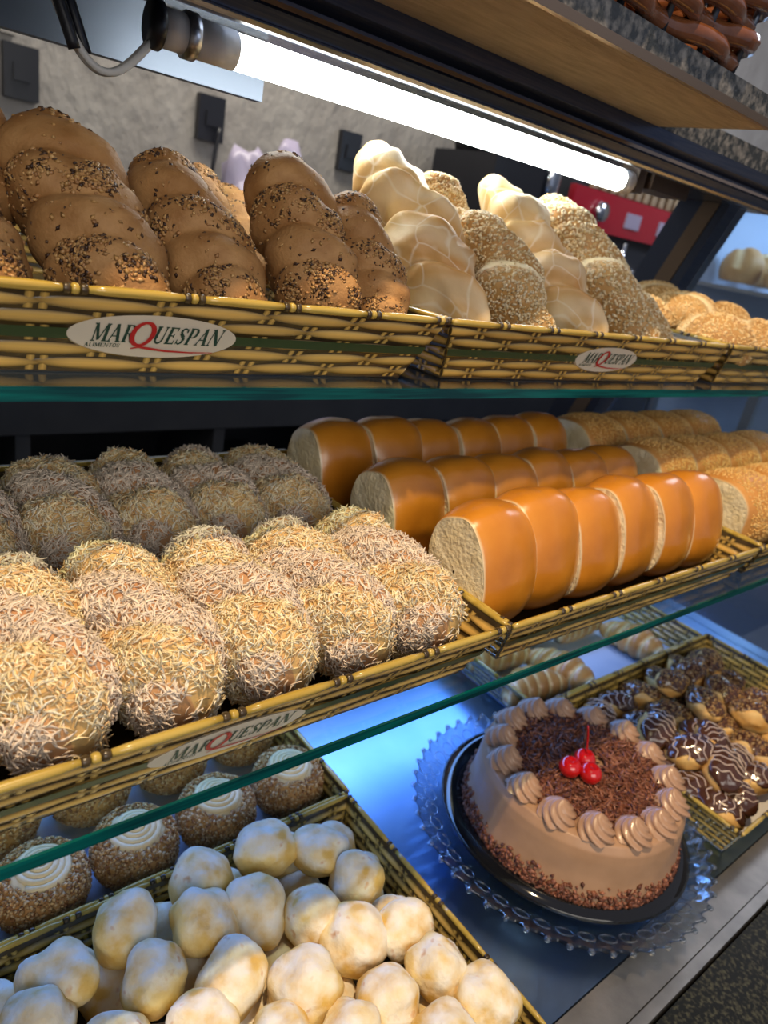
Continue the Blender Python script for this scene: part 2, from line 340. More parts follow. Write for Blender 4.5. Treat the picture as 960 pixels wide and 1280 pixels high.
# ------------------------------------------------------------------ the room
def struct(name, g, m, **k):
    return g.build(name, m, None, smooth=False, kind='structure', **k)
struct('floor', G().box(-2, 5.2, -3, 2.6, -H-.05, -H), 'room_floor')
struct('ceiling', G().box(-2, 5.2, 0.6, 2.6, 1.50, 1.55), 'ceiling_paint')
struct('wall_back', G().box(-2, 5.2, 2.30, 2.40, -H, 1.50), 'room_plaster')
struct('wall_left', G().box(-2.1, -2, -3, 2.4, -H, 1.50), 'room_plaster')
struct('wall_right', G().box(5.2, 5.3, -3, 2.4, -H, 1.50), 'room_plaster')
struct('trim_1', G().box(0.50, 0.535, 2.285, 2.30, 0.262, 1.50), 'room_plaster')

# outlets on the back wall
def outlet(px, z, label, cord):
    t = thing('wall_outlet', label, 'outlet', (px, 2.285, z))
    G().box(-.042, .042, -.012, .012, -.062, .062).build('cover_plate', 'black_plastic', t, smooth=False)
    G().box(-.020, .020, -.020, -.012, -.020, .020).build('socket', 'black_plastic', t, smooth=False)
    if cord:
        ys = np.linspace(0, 1, 14); G().tube(np.stack([.02-.02*np.sin(ys*2), -.03-0*ys, -.02-.30*ys], -1), .006, 6).build('cord', 'black_plastic', t)
outlet(0.545, 0.182, 'black wall outlet plate under the pale conduit, leftmost on the wall', False)
outlet(1.075, 0.190, 'black wall outlet plate with a cord hanging from it', True)
outlet(1.60, 0.200, 'black wall outlet plate just left of the pale twisted loaf', False)

# ------------------------------------------------------------------ dark back counter with open compartments
bc = thing('back_counter', 'dark back counter with open shelf compartments seen below the top shelf', 'cabinet', (0, 1.85, -H))
z0 = -0.52+H
g = G().box(-1.2, 3.6, 0, .44, z0-.03, z0); g.build('counter_top', 'cabinet_navy', bc, smooth=False)
G().box(-1.2, 3.6, .41, .44, 0, z0-.03).build('back_panel', 'dark_paint', bc, smooth=False)
for x in (-1.2, .0, .42, .96, 1.5, 2.05, 2.6, 3.57): G().box(x, x+.035, 0, .41, 0, z0-.03).build('upright', 'cabinet_navy', bc, smooth=False)
G().box(-1.2, 3.6, -.005, .41, z0-.13, z0-.03).build('top_rail', 'cabinet_navy', bc, smooth=False)
G().box(-1.2, 3.6, 0, .41, z0-.42, z0-.40).build('shelf', 'cabinet_navy', bc, smooth=False)
def mug(x, y, z, r, h, label, m='black_plastic', g_=None):
    t = thing('mug', label, 'mug', (x, y, z), group=g_)
    G().lathe([(0.001, 0), (r, 0), (r, h), (r*.9, h), (r*.88, .01), (0.001, .01)], 24).build('body', m, t)
    th = np.linspace(-1.4, 1.4, 10); G().tube(np.stack([r+.6*r*np.cos(th), 0*th, h*.5+h*.3*np.sin(th)], -1), .005, 6).build('handle', m, t)
for i, (x, r) in enumerate([(.72, .045), (.80, .04)]):
    mug(x, 2.0, -.919, r, .10, ['dark mug, left of the pair in the back counter shelf', 'dark mug, right of the pair in the back counter shelf'][i])
t = thing('camera_like_grinder', 'dark round-faced appliance with grey dial in the back counter shelf', 'appliance', (1.13, 2.0, -.919))
t.name = 'grinder'
G().box(-.06, .06, -.04, .06, 0, .15).build('body', 'black_plastic', t, smooth=False)
gg = G(); th = np.linspace(0, 2*PI, 24, endpoint=False)
gg.grid(np.array([[(r*np.cos(a), y, .085+r*np.sin(a)) for a in th] for r, y in ((.04, -.04), (.04, -.062), (.025, -.064), (.022, -.056), (.001, -.056))])).build('dial', 'steel', t)
t = thing('steel_platter', 'pale steel platter lying in the back counter shelf', 'tray', (.75, 1.90, -.919))
G().lathe([(0.001, 0), (.14, 0), (.17, .015), (.172, .018), (.14, .006), (.001, .006)], 32).build('dish', 'steel', t)

# papers / bag on the back counter, behind the brown loaves
t = thing('plastic_bag', 'crumpled lilac plastic bag on the back counter behind the brown loaves', 'bag', (1.22, 2.05, -.52))
gg = G(); u = np.linspace(.03, PI-.03, 30); v = np.linspace(0, 2*PI, 36, endpoint=False); U, V_ = np.meshgrid(u, v, indexing='ij')
D = np.stack([np.sin(U)*np.cos(V_), np.sin(U)*np.sin(V_), np.cos(U)], -1)
P = D*(1+.30*nz3(D*2.2, 3, 2)+.10*nz3(D*7, 4))[..., None]*np.array([.24, .09, .30])+np.array([0, 0, .33]); P[..., 2] = np.maximum(P[..., 2], 0)-.20*P[..., 0]*(P[..., 2] > .3)
gg.grid(P).build('film', 'lilac_plastic', t)

# ------------------------------------------------------------------ machines to the right at the back
t = thing('coffee_grinder', 'tall black coffee machine in front of the back wall under the tube light', 'machine', (2.02, 2.0, -.52))
G().box(-.10, .16, -.12, .2, 0, .80).build('body', 'black_plastic', t, smooth=False)
G().lathe([(.001, 0), (.13, 0), (.15, .05), (.13, .09), (.001, .10)], 28, c=(.03, .04, .80)).build('lid', 'black_plastic', t)
G().lathe([(.001, 0), (.10, 0), (.10, .03), (.07, .05), (.001, .05)], 28, c=(-.33, .0, .61)).build('hopper', 'black_plastic', t)
G().lathe([(.001, 0), (.08, 0), (.08, .60), (.001, .61)], 28, c=(-.33, .0, 0)).build('column', 'black_plastic', t)
t = thing('espresso_machine', 'red fronted espresso machine with chrome fittings on the back counter', 'machine', (2.88, 1.98, -.46))
G().box(-.42, .46, .0, .22, -.06, .81).build('housing', 'cabinet_navy', t, smooth=False)
G().box(-.42, .42, -.03, .0, .58, .73).build('front_panel', 'red_enamel', t, smooth=False)
G().box(-.34, .42, -.01, .22, .81, .83).build('cup_tray', 'steel', t, smooth=False)
for i, x in enumerate(np.linspace(-.30, .38, 12)): G().box(x, x+.035, -.02, .0, .735, .805).build('louvre', 'wood_beige', t, smooth=False)
for x in (-.24,): 
    q = G().lathe([(.001, 0), (.04, 0), (.036, .03), (.001, .03)], 20).build('knob', 'chrome', t, loc=(x, -.03, .655)); q.rotation_euler = (PI/2, 0, 0)
for x in (0.02, .28): G().box(x-.06, x+.05, -.036, -.03, .62, .68).build('badge', 'lilac_plastic', t, smooth=False)
for i, x in enumerate((-.26, -.15, -.02, .09, .22, .33)):
    G().lathe([(.001, 0), (.034, 0), (.03, .02), (.03, .09), (.012, .10), (.012, .16)], 14, c=(x, -.05, .30+.05*(i % 3))).build('group_head', 'chrome', t)
    G().tube([(x, -.06, .36), (x+.01, -.14, .33), (x+.02, -.20, .31)], .014, 8).build('handle', 'chrome' if i % 2 else 'black_plastic', t)
t = thing('steel_jug', 'steel jug left of the red espresso machine', 'jug', (2.29, 1.95, .10))
G().lathe([(.001, 0), (.04, 0), (.045, .2), (.03, .28), (.028, .28), (.04, .19), (.035, .01), (.001, .01)], 20).build('body', 'chrome', t)
t = thing('jug_stand', 'dark stand carrying the steel jug beside the espresso machine', 'stand', (2.29, 1.95, -.52))
G().box(-.06, .06, -.06, .06, 0, .619).build('body', 'cabinet_navy', t, smooth=False)

# ------------------------------------------------------------------ display case
ZT, ZM, ZF = -0.108, -0.309, -0.633
case = thing('display_case', 'navy and steel framed bakery display case holding all the shelves', 'display case', (0, 0, -H))
def cb(name, m, x0, x1, y0, y1, za, zb): return G().box(x0, x1, y0, y1, za+H, zb+H).build(name, m, case, smooth=False)
cb('cabinet_base', 'cabinet_navy', -.8, 1.45, .11, .98, -H, ZF-.012)
cb('floor_tray', 'blue_lit_tray_steel', -.8, 1.42, .160, .97, ZF-.012, ZF)
cb('front_ledge', 'ledge_steel', -.8, 1.45, .121, .158, ZF-.012, ZF+.002)
cb('edge_strip', 'ledge_steel', -.8, 1.45, .109, .1195, ZF-.012, ZF+.004)
# rail over the lamp: extruded profile
def extrude(prof, x0, x1):
    g = G(); n = len(prof); v = [(x0, y, z+H) for y, z in prof]+[(x1, y, z+H) for y, z in prof]
    g.add(v, [(i, (i+1) % n, n+(i+1) % n, n+i) for i in range(n)]+[tuple(range(n))[::-1], tuple(range(n, 2*n))]); return g
extrude([(.495, .106), (.500, .103), (.512, .103), (.515, .122), (.62, .124), (.62, .140), (.488, .140), (.488, .128), (.497, .122), (.497, .117), (.490, .113)], -.8, 1.45).build('lamp_rail', 'rail_navy', case, smooth=False)
extrude([(.4885, .1145), (.4935, .1165), (.4945, .1190), (.4900, .1180)], -.8, 1.45).build('rail_bead', 'bronze_edge', case, smooth=False)
extrude([(.4925, .1035), (.4965, .1015), (.4985, .1030), (.4960, .1055)], -.8, 1.45).build('rail_lip', 'steel', case, smooth=False)
cb('stone_top', 'grey_granite', -.8, 1.46, .489, .84, .1405, .163)
cb('back_rail', 'dull_steel', -.8, .40, .735, .750, .088, .139)
cb('shelf_rail', 'dull_steel', -.8, .44, .662, .670, ZM-.010, -.264)
g = G(); 
def post(y_top, w, x0, x1, m, name, k=-.35, za=ZF, zb=.14):
    P = [(y_top+(zb-z)*(-k), z+H) for z in (za, zb)]; (ya, z_a), (yb, z_b) = P
    v = [(x, y+dy, z) for x in (x0, x1) for (y, z) in ((ya, z_a), (yb, z_b)) for dy in (0, w)]
    return G().add(v, [(0, 2, 3, 1), (4, 5, 7, 6), (0, 4, 6, 2), (1, 3, 7, 5), (0, 1, 5, 4), (2, 6, 7, 3)]).build(name, m, case, smooth=False)
post(.770, .050, 1.35, 1.42, 'rail_navy', 'corner_post'); post(.735, .034, 1.345, 1.40, 'bronze_edge', 'post_trim')
post(.715, .018, 1.345, 1.41, 'rail_navy', 'post_edge')
v = [(1.38, .12, ZF+H), (1.38, .97, ZF+H), (1.38, .715, .139+H), (1.38, .50, .139+H)]; v2 = [(1.386, b, c) for a, b, c in v]
G().add(v+v2, [(0, 1, 2, 3), (7, 6, 5, 4), (0, 4, 5, 1), (1, 5, 6, 2), (2, 6, 7, 3), (3, 7, 4, 0)]).build('side_pane', 'side_glass', case, smooth=False)
for z in (ZT, ZM):
    cb('shelf_bracket', 'steel', 1.345, 1.38, .40, .85, z-.022, z-.011)
# steel sliding rails on the case floor, right side
for y in (.74, .80, .86): cb('sliding_track', 'steel', .2, 1.38, y, y+.012, ZF, ZF+.012)

def shelf(z, y0, y1, label, th=.008):
    t = thing('glass_shelf', label, 'shelf', (0, 0, z-.0005-th))
    G().box(-.8, 1.375, y0+.002, y1, 0, th).build('pane', 'shelf_glass', t, smooth=False)
    G().box(-.8, 1.375, y0, y0+.0018, 0, th).build('front_edge', 'glass_edge', t, smooth=False)
shelf(ZT, .381, .80, 'upper glass shelf with a teal edge under the loaf trays')
shelf(ZM, .270, .66, 'middle glass shelf with a dark teal edge above the cake', .0075)

# stone board above, with beige underside
t = thing('stone_board', 'grey granite board with rough beige underside above the lamp', 'shelf', (0, 0, .140))
G().box(-.8, .722, .372, .488, 0, .006).build('underside_panel', 'board_underside', t, smooth=False)
G().box(-.8, .726, .368, .4885, .0061, .0225).build('stone_slab', 'grey_granite', t, smooth=False)
G().box(-.8, .724, .3665, .3715, -.0005, .006).build('edge_bead', 'bronze_edge', t, smooth=False)
# granite worktop in front of the case
t = thing('granite_worktop', 'black speckled granite worktop in front of the steel ledge', 'worktop', (0, 0, ZF-.03))
G().box(-.9, 1.8, -.10, .106, 0, .028).build('slab', 'black_granite', t, smooth=False)
G().box(-.9, 1.8, -.09, .1055, -.69, -.001).build('front_panel', 'cabinet_navy', t, smooth=False)

# ------------------------------------------------------------------ fluorescent tube
tb = thing('fluorescent_tube', 'lit white fluorescent tube under the navy rail', 'lamp', (.55, .60, .101))
def xcyl(x0, x1, r, n=24): return G().tube([(x0, 0, 0), (x1, 0, 0)], r, n)
xcyl(-.253, .285, .0130).build('lit_glass', 'tube_lit', tb)
xcyl(-.285, -.253, .0140).build('end_cap', 'white_plastic', tb); xcyl(.285, .305, .0140).build('end_cap', 'white_plastic', tb)
xcyl(-.294, -.286, .0162).build('ring', 'steel', tb); xcyl(-.312, -.295, .0135).build('socket', 'white_plastic', tb); xcyl(-.320, -.313, .0165).build('socket_plate', 'black_plastic', tb)
G().box(.306, .322, -.014, .014, -.010, .022).build('holder', 'bronze_edge', tb, smooth=False)
G().box(.33, .42, -.02, .02, -.002, .020).build('ballast', 'bronze_edge', tb, smooth=False)
s_ = np.linspace(0, 1, 18)
for dx, m in ((0, 'white_cable'), (.006, 'white_cable')):
    G().tube(np.stack([-.318-.075*s_, dx+0*s_, -.012-.030*np.sin(s_*PI)+.03*s_**3], -1), .0028, 8).build('cable', m, tb)
for dx in (0, .011): G().tube(np.stack([-.372-.03*s_+dx, dx+0*s_, -.030+.075*s_], -1), .0045, 8).build('sleeve', 'black_plastic', tb)

# ------------------------------------------------------------------ printed weave trays
cane = np.array([.64, .44, .15]); stake_c = np.array([.50, .35, .12]); dark = np.array([.018, .011, .007])
def weave_wall(L, hgt, pitch=.052, rows=6, seed=0, off=.0006, hue=1.0):
    """weave laid out in (s along, t up); returns list of (pts (k,2), faces, cols, bulge)"""
    rng = np.random.default_rng(seed); g = []
    rh = hgt/rows
    # stakes in pairs
    ns = int(L/pitch)+2
    for r in range(rows):
        for i in range(-1, ns+1):
            xs = (i+(0.5 if r % 2 else 0))*pitch
            # pair of stakes seen between the canes
            for dx in (-.0042, .0030):
                g.append(('s', xs+pitch*.5+dx, r*rh, rh))
            g.append(('c', xs, r*rh, rh))
    return g
def add_weave(L, hgt, fmap, parent, seed=0, hue=(1, 1, 1), pitch=.052, rows=5, name='weave'):
    rng = np.random.default_rng(seed); g = G(); hue = np.array(hue)
    for kind, x, y, rh in weave_wall(L, hgt, pitch, rows, seed):
        if kind == 's':
            if x < .002 or x > L-.004: continue
            q = []; cc = []
            for a in (0, 1):
                for b, w in ((-.5, .25), (0, 1), (.5, .25)):
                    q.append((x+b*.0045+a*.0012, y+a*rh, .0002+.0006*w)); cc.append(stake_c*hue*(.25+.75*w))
            g.add([fmap(*p) for p in q], [(0, 1, 4, 3), (1, 2, 5, 4)], np.array(cc))
        else:
            w = pitch*.56; n = 11; x0, x1 = x-w, x+w; q = []; cc = []; br = rng.uniform(.8, 1.15); tilt = rng.uniform(-.08, .08)*rh
            for i in range(n):
                s = i/(n-1); px = x0+(x1-x0)*s; e = (1-abs(2*s-1)**2.2)**.85
                px = min(max(px, .0005), L-.0005)
                for b, lf in ((-1, 0), (-.5, .8), (0, 1), (.5, .8), (1, 0)):
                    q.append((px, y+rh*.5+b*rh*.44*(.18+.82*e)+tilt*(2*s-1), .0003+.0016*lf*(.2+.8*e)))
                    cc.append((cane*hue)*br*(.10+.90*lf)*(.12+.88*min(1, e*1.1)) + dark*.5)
            f = [(i*5+j, (i+1)*5+j, (i+1)*5+j+1, i*5+j+1) for i in range(n-1) for j in range(4)]
            g.add([fmap(*p) for p in q], f, np.array(cc))
    return g.build(name, 'print_weave', parent, kind='stuff')

# lettering -----------------------------------------------------------
def stroke(x0, y0, x1, y1, w):
    d = np.array([x1-x0, y1-y0]); d = d/np.linalg.norm(d); n = np.array([-d[1], d[0]])*w/2
    return [(x0+n[0], y0+n[1]), (x0-n[0], y0-n[1]), (x1-n[0], y1-n[1]), (x1+n[0], y1+n[1])]
def poly(pts, w):   # pts [(x,y)], widths
    out = []
    for i in range(len(pts)-1): out.append(stroke(*pts[i], *pts[i+1], (w[i]+w[i+1])/2*1.0))
    return out
def hs(x, w=.30): return [stroke(x-w/2, .03, x+w/2, .03, .06)]
def hst(x, w=.30): return [stroke(x-w/2, .97, x+w/2, .97, .06)]
def arc(cx, cy, rx, ry, a0, a1, w0, w1, n=12):
    a = np.linspace(a0, a1, n); m = np.sin(np.linspace(0, PI, n)); return poly([(cx+rx*math.cos(t), cy+ry*math.sin(t)) for t in a], [w0+(w1-w0)*k for k in m])
LET = {
 'M': (1.0, [stroke(.14, 0, .14, 1, .07), stroke(.84, 0, .84, 1, .19), stroke(.16, 1, .46, .08, .17), stroke(.46, .08, .80, 1, .07)]+hs(.14, .26)+hs(.84, .32)+hst(.12, .22)+hst(.88, .22)),
 'A': (.86, [stroke(.12, 0, .42, 1, .07), stroke(.40, 1, .70, 0, .19), stroke(.22, .33, .58, .33, .06)]+hs(.12, .24)+hs(.70, .30)),
 'R': (.82, [stroke(.20, 0, .20, 1, .19), stroke(.2, .97, .42, .97, .06), stroke(.2, .50, .42, .50, .06), stroke(.42, .5, .70, 0, .17)]+arc(.40, .735, .21, .235, PI/2, -PI/2, .06, .18)+hs(.20)+hst(.18, .28)+hs(.73, .22)),
 'U': (.84, [stroke(.20, .3, .20, 1, .19), stroke(.68, .3, .68, 1, .07)]+arc(.44, .32, .24, .29, PI, 2*PI, .14, .10)+hst(.20)+hst(.68, .24)),
 'E': (.74, [stroke(.20, 0, .20, 1, .19), stroke(.2, .96, .62, .96, .07), stroke(.2, .5, .48, .5, .07), stroke(.2, .04, .64, .04, .08), stroke(.60, .78, .60, 1, .07), stroke(.48, .38, .48, .62, .06), stroke(.63, 0, .63, .24, .07)]+hs(.16, .2)+hst(.16, .2)),
 'S': (.66, poly([(.54, .74), (.50, .90), (.34, .96), (.18, .88), (.16, .70), (.30, .55), (.46, .42), (.50, .24), (.40, .08), (.26, .03), (.13, .12), (.10, .30)], [.05, .06, .08, .14, .17, .19, .19, .17, .12, .08, .06, .05])+[stroke(.56, .70, .56, .98, .05), stroke(.09, .02, .09, .30, .05)]),
 'P': (.76, [stroke(.20, 0, .20, 1, .19), stroke(.2, .97, .42, .97, .06), stroke(.2, .45, .42, .45, .06)]+arc(.40, .71, .22, .26, PI/2, -PI/2, .06, .18)+hs(.20)+hst(.18, .28)),
 'N': (.92, [stroke(.14, 0, .14, 1, .07), stroke(.76, 0, .76, 1, .07), stroke(.14, 1, .76, .02, .19)]+hs(.14, .24)+hst(.10, .22)+hst(.76, .24)),
 'L': (.70, [stroke(.20, 0, .20, 1, .17), stroke(.2, .04, .6, .04, .08)]), 'I': (.40, [stroke(.20, 0, .20, 1, .17)]), 'T': (.7, [stroke(.35, 0, .35, 1, .17), stroke(.05, .95, .65, .95, .09)]),
 'O': (.84, arc(.42, .5, .30, .46, 0, 2*PI, .12, .17, 18)),
}
def lettering(word, x, y, h, wd, parent, fmap, m, name, shear=.22, z=.0032):
    """returns end x; each letter one mesh"""
    for chh in word:
        adv, polys = LET[chh]; g = G()
        for k, p in enumerate(polys):
            q = [(x+(a*wd+b*shear)*h, y+b*h, z+.00002*k) for a, b in p]; g.add([fmap(*r) for r in q], [(0, 1, 2, 3)])
        g.build('letter', m, parent, smooth=False); x += adv*h*wd
    return x
def logo(tr, L, hgt, fmap, cx, cy, w=.104, hh=.0262):
    th = np.linspace(0, 2*PI, 56, endpoint=False)
    P = np.array([[fmap(cx+r*w/2*math.cos(a), cy+r*hh/2*math.sin(a), z) for a in th] for r, z in ((1.0, .0004), (1.0, .0027), (.5, .0027), (.01, .0027))])
    g = G().grid(P); lab = g.build('logo_label', 'label_cream', tr, smooth=False)
    lab['label'] = 'cream oval label with green and red lettering'
    h = .0108; x = cx-.0395; y = cy-.0042
    x = lettering('MAR', x, y, h, .86, lab, fmap, 'ink_green', 'letter')
    # big Q with a long swash tail
    qx = x+.0052; qy = y+.0054; g = G(); n = 26
    for k, p in enumerate(arc(0, 0, .0062, .0070, .3, .3+2*PI, .0020, .0020, n)): pass
    a = np.linspace(0, 2*PI, n+1)
    for i in range(n):
        q = []
        for t_ in (a[i], a[i+1]):
            wv = .0014+.0016*abs(math.cos(t_)); 
            for s in (-1, 1):
                rr = s*wv/2; px = (.0060+rr)*math.cos(t_); py = (.0070+rr)*math.sin(t_); q.append((qx+px+.22*py, qy+py, .0036))
        g.add([fmap(*r) for r in (q[0], q[1], q[3], q[2])], [(0, 1, 2, 3)])
    tail = [(-.006, -.0092, .0006), (-.001, -.0080, .0014), (.005, -.0088, .0016), (.016, -.0100, .0013), (.032, -.0105, .0009), (.048, -.0100, .0004)]
    for i in range(len(tail)-1):
        (xa, ya, wa), (xb, yb, wb) = tail[i], tail[i+1]
        g.add([fmap(qx+xa, qy+ya-wa/2, .0037), fmap(qx+xb, qy+yb-wb/2, .0037), fmap(qx+xb, qy+yb+wb/2, .0037), fmap(qx+xa, qy+ya+wa/2, .0037)], [(0, 1, 2, 3)])
    g.build('letter', 'ink_red', lab, smooth=False)
    x = lettering('UESPAN', x+.0108, y, h, .86, lab, fmap, 'ink_green', 'letter')
    lettering('ALIMENTOS', cx-.0425, cy-.0075, .0024, 1.25, lab, fmap, 'ink_green', 'letter')

def tray(label, group, x0, x1, y0, y1, z, h=.0475, flare=.020, has_logo=False, hue=(1, 1, 1), fr=None, stripe=True, seed=0, pitch=.068, liner=None, logo_x=None):
    """x0..x1, y0..y1 = rim rectangle"""
    cx, cy = (x0+x1)/2, (y0+y1)/2; t = thing('weave_print_tray', label, 'tray', (cx, cy, z), group=group)
    hx, hy = (x1-x0)/2, (y1-y0)/2; fl = flare; th = .0016
    G().box(-hx+fl, hx-fl, -hy+fl, hy-fl, 0, th).build('base', liner or 'card_dark', t, smooth=False)
    sides = {'wall_front': (np.array([-1, -1]), np.array([1, -1])), 'wall_right': (np.array([1, -1]), np.array([1, 1])), 'wall_back': (np.array([1, 1]), np.array([-1, 1])), 'wall_left': (np.array([-1, 1]), np.array([-1, -1]))}
    for k, (nm, (a, b)) in enumerate(sides.items()):
        def corner(c, tt, o):    # tt 0 bottom..1 top, o outward offset
            return np.array([c[0]*(hx-fl+fl*tt), c[1]*(hy-fl+fl*tt)])
        d = (b-a)/np.linalg.norm(b-a); out = np.array([d[1], -d[0]])
        L = 2*hx if abs(d[0]) > .5 else 2*hy
        def fo(s, y, o, a=a, b=b, L=L, out=out):
            tt = y/h; A = corner(a, tt, 0); B = corner(b, tt, 0); p = A+(B-A)*(s/L)+out*o
            return (p[0], p[1], y+.0008+o*.35)
        def fi(s, y, o, fo=fo): return fo(s, y, -th-o)
        v = [fo(0, 0, 0), fo(L, 0, 0), fo(L, h, 0), fo(0, h, 0), fo(0, 0, -th), fo(L, 0, -th), fo(L, h, -th), fo(0, h, -th)]
        w = G().add(v, [(0, 1, 2, 3), (7, 6, 5, 4), (0, 4, 5, 1), (2, 6, 7, 3), (1, 5, 6, 2), (3, 7, 4, 0)]).build('wall', 'card_dark', t, smooth=False)
        if k != 2: add_weave(L, h*.93, fo, w, seed+k, hue, pitch)
        if k != 0: add_weave(L, h*.93, fi, w, seed+k+9, hue, pitch)
        if stripe and k == 0:
            g = G(); g.add([fo(0, h*.40, .0021), fo(L, h*.40, .0021), fo(L, h*.53, .0021), fo(0, h*.53, .0021)], [(0, 1, 2, 3)]).build('green_stripe', 'stripe_green', w, smooth=False)
        if has_logo and k == 0:
            logo(t, L, h, fo, logo_x if logo_x else hx, h*.47)
        # rim cane pieces: yellow bound with dark wraps
        n = int(L/.075)+1; g = G(); gd = G()
        for i in range(n):
            s0, s1 = L*i/n, L*(i+1)/n; mid = s0+.80*(s1-s0)
            def seg(a_, b_, r): return [fo(s, h*1.0, .0006) for s in np.linspace(a_, b_, 7)], r*np.array([.75, .95, 1, 1, 1, .95, .75])
            p, r = seg(s0, mid, .0028); g.tube(p, r, 8)
            for j in range(3):
                q0 = mid+(s1-mid)*j/3; q1 = mid+(s1-mid)*(j+.9)/3; p, r = seg(q0, q1, .0030); (gd if j != 1 else g).tube(p, r, 8)
        g.build('rim', 'rim_yellow', t); gd.build('rim_binding', 'card_dark', t, kind='stuff')
    return t
tg = 'printed weave trays'
warm = (1.15, 1.05, .80)
tray('printed weave tray holding the brown seeded loaves on the upper shelf', tg, -.071, .384, .390, .79, ZT, has_logo=True, logo_x=.237, hue=warm, seed=1)
tray('printed weave tray holding the tall pale and sesame twists, upper shelf', tg, .3885, .842, .390, .79, ZT, has_logo=True, hue=(1.1, 1., .72), seed=2)
tray('printed weave tray with round sesame buns at right end of upper shelf', tg, .8465, 1.30, .390, .79, ZT, hue=(1.0, .95, .75), seed=3)
tray('printed weave tray filled with coconut loaves on the middle shelf', tg, -.045, .3965, .2715, .65, ZM, has_logo=True, logo_x=.219, hue=warm, seed=4)
tray('printed weave tray of glossy golden bread slabs on the middle shelf', tg, .4005, .835, .2715, .65, ZM, hue=warm, seed=5)
tray('printed weave tray with square sesame breads, right on middle shelf', tg, .8395, 1.30, .2715, .65, ZM, hue=(1, .9, .6), seed=6)
low = (.62, .66, .50)
tray('olive weave tray heaped with floury cheese breads at lower left', tg, -.02, .427, .150, .4335, ZF, flare=.014, hue=(.95, .95, .75), stripe=False, seed=7, pitch=.040)
tray('olive weave tray of cream-topped buns behind the cheese breads', tg, -.02, .430, .4385, .69, ZF, flare=.014, hue=(.9, .92, .75), stripe=False, seed=8, pitch=.040, liner='paper_blue_lit')
tray('weave tray of chocolate glazed puffs right of the cake', tg, .812, 1.250, .162, .4365, ZF, flare=.014, hue=(1.1, 1.05, .7), stripe=False, seed=9, pitch=.040, liner='paper_white')
tray('weave tray lined with blue-lit paper holding croissants behind the cake', tg, .765, 1.235, .4415, .69, ZF, flare=.014, hue=(.9, .92, .75), stripe=False, seed=10, pitch=.040, liner='paper_blue_lit')

# ------------------------------------------------------------------ bread shapes
def loaf_grid(L, rx, rz, lobes, depth, slant, seed, nu=72, nv=44, zig=.0, nz=.05, pw=3.2, sharp=.7, flat=.82, taper=0, saw=0, ridge=0):
    u = np.linspace(0.0, 1, nu); u = .5-.5*np.cos(u*PI)*(1) if False else u
    th = np.linspace(0, 2*PI, nv, endpoint=False); U, T = np.meshgrid(u, th, indexing='ij')
    e = np.clip(1-np.abs(2*U-1)**pw, 0, 1)**.5; e = np.maximum(e, .02)*(1-taper*U)
    ph = lobes*U+slant*np.cos(T)+.12*np.sin(seed+7*U); g = np.abs(np.sin(PI*ph))
    if saw:
        q = ph % 1; sw_ = np.minimum(1, q/.80)**.9*np.clip((1-q)/.14, 0, 1)**.6; g2 = (1-saw)*g**sharp+saw*sw_
    else: g2 = g**sharp
    r = e*((1-depth)+depth*g2)
    x = rx*r*np.cos(T)+zig*np.sin(2*PI*ph*.5+.7)*e; z = rz*r*np.sin(T); z = np.where(z < 0, np.maximum(z, -rz*flat*e), z)
    y = U*L
    P = np.stack([x, y, z], -1)
    N = nz3(P*28, seed, 2); dirv = np.stack([np.cos(T), 0*T, np.sin(T)], -1); P = P+dirv*(N*nz*rx*e)[..., None]
    if ridge: rd = 1-2*np.abs(nz3(P*34, seed+40)); P = P+dirv*(rd*ridge*rx*e)[..., None]
    par = (np.floor(ph) % 2); return P, par, g, ph
def bread_mesh(P, m, name, att=None):
    g = G(); b = 0; nu, nv = P.shape[:2]; g.grid(P, att=att)
    g.f.append([j for j in range(nv)][::-1]); g.f.append([(nu-1)*nv+j for j in range(nv)])
    me = g.mesh(name); me.materials.append(MATS[m]); return me
def stuff_mesh(name, m, V, F, cc):
    g = G(); g.v.append(V); g.f = F; g.c.append(cc if cc is not None else np.full((len(V), 3), .5)); g.a.append(np.zeros(len(V))); g.n = len(V)
    me = g.mesh(name); me.materials.append(MATS[m]); return me

rng = np.random.default_rng(11)
# --- brown seeded loaves
brown = []
for k in range(2):
    P, par, gg_, ph = loaf_grid(.185, .037, .036, [4.4, 5.0][k], .17, .42, 3+k, nz=.11, sharp=.8)
    fr_ = ph % 1
    band = ((np.floor(ph) % 2 == 0) & (fr_ > .05) & (fr_ < .95)).astype(float)*np.clip(.35+1.6*nz3(P*60, 9), .05, 1)*np.clip((P[..., 2]+.02)*60, 0, 1)+.02
    V, F, cc, _ = scatter(P, 2100, T_seed(.0020, .0013, .0009), rng, (.5, 1.45), band, cols=[(.045, .020, .012), (.09, .045, .02), (.48, .27, .09), (.38, .19, .07), (.44, .25, .10), (.55, .33, .13)])
    brown.append((bread_mesh(P, 'brown_crust', 'crust'), stuff_mesh('seed_coating', 'seed_mix', V, F, cc)))
def place_bread(kind, label, cat, group, start, tip, meshes, L0, subname, yaw=0, roll=0, sc=1, name=None, wscale=1):
    a = Vector(start); b = Vector(tip); d = b-a; L = d.length
    t = thing(name or kind, label, cat, start, group=group)
    q = d.to_track_quat('Y', 'Z'); t.rotation_euler = (q.to_matrix().to_4x4() @ Matrix.Rotation(roll, 4, 'Y')).to_euler()
    t.scale = (wscale, L/L0, wscale)
    c = link('crust', meshes[0], t)
    if len(meshes) > 1 and meshes[1]: link(subname, meshes[1], t, kind='stuff')
    return t
BG = 'brown seeded loaves on the upper shelf'
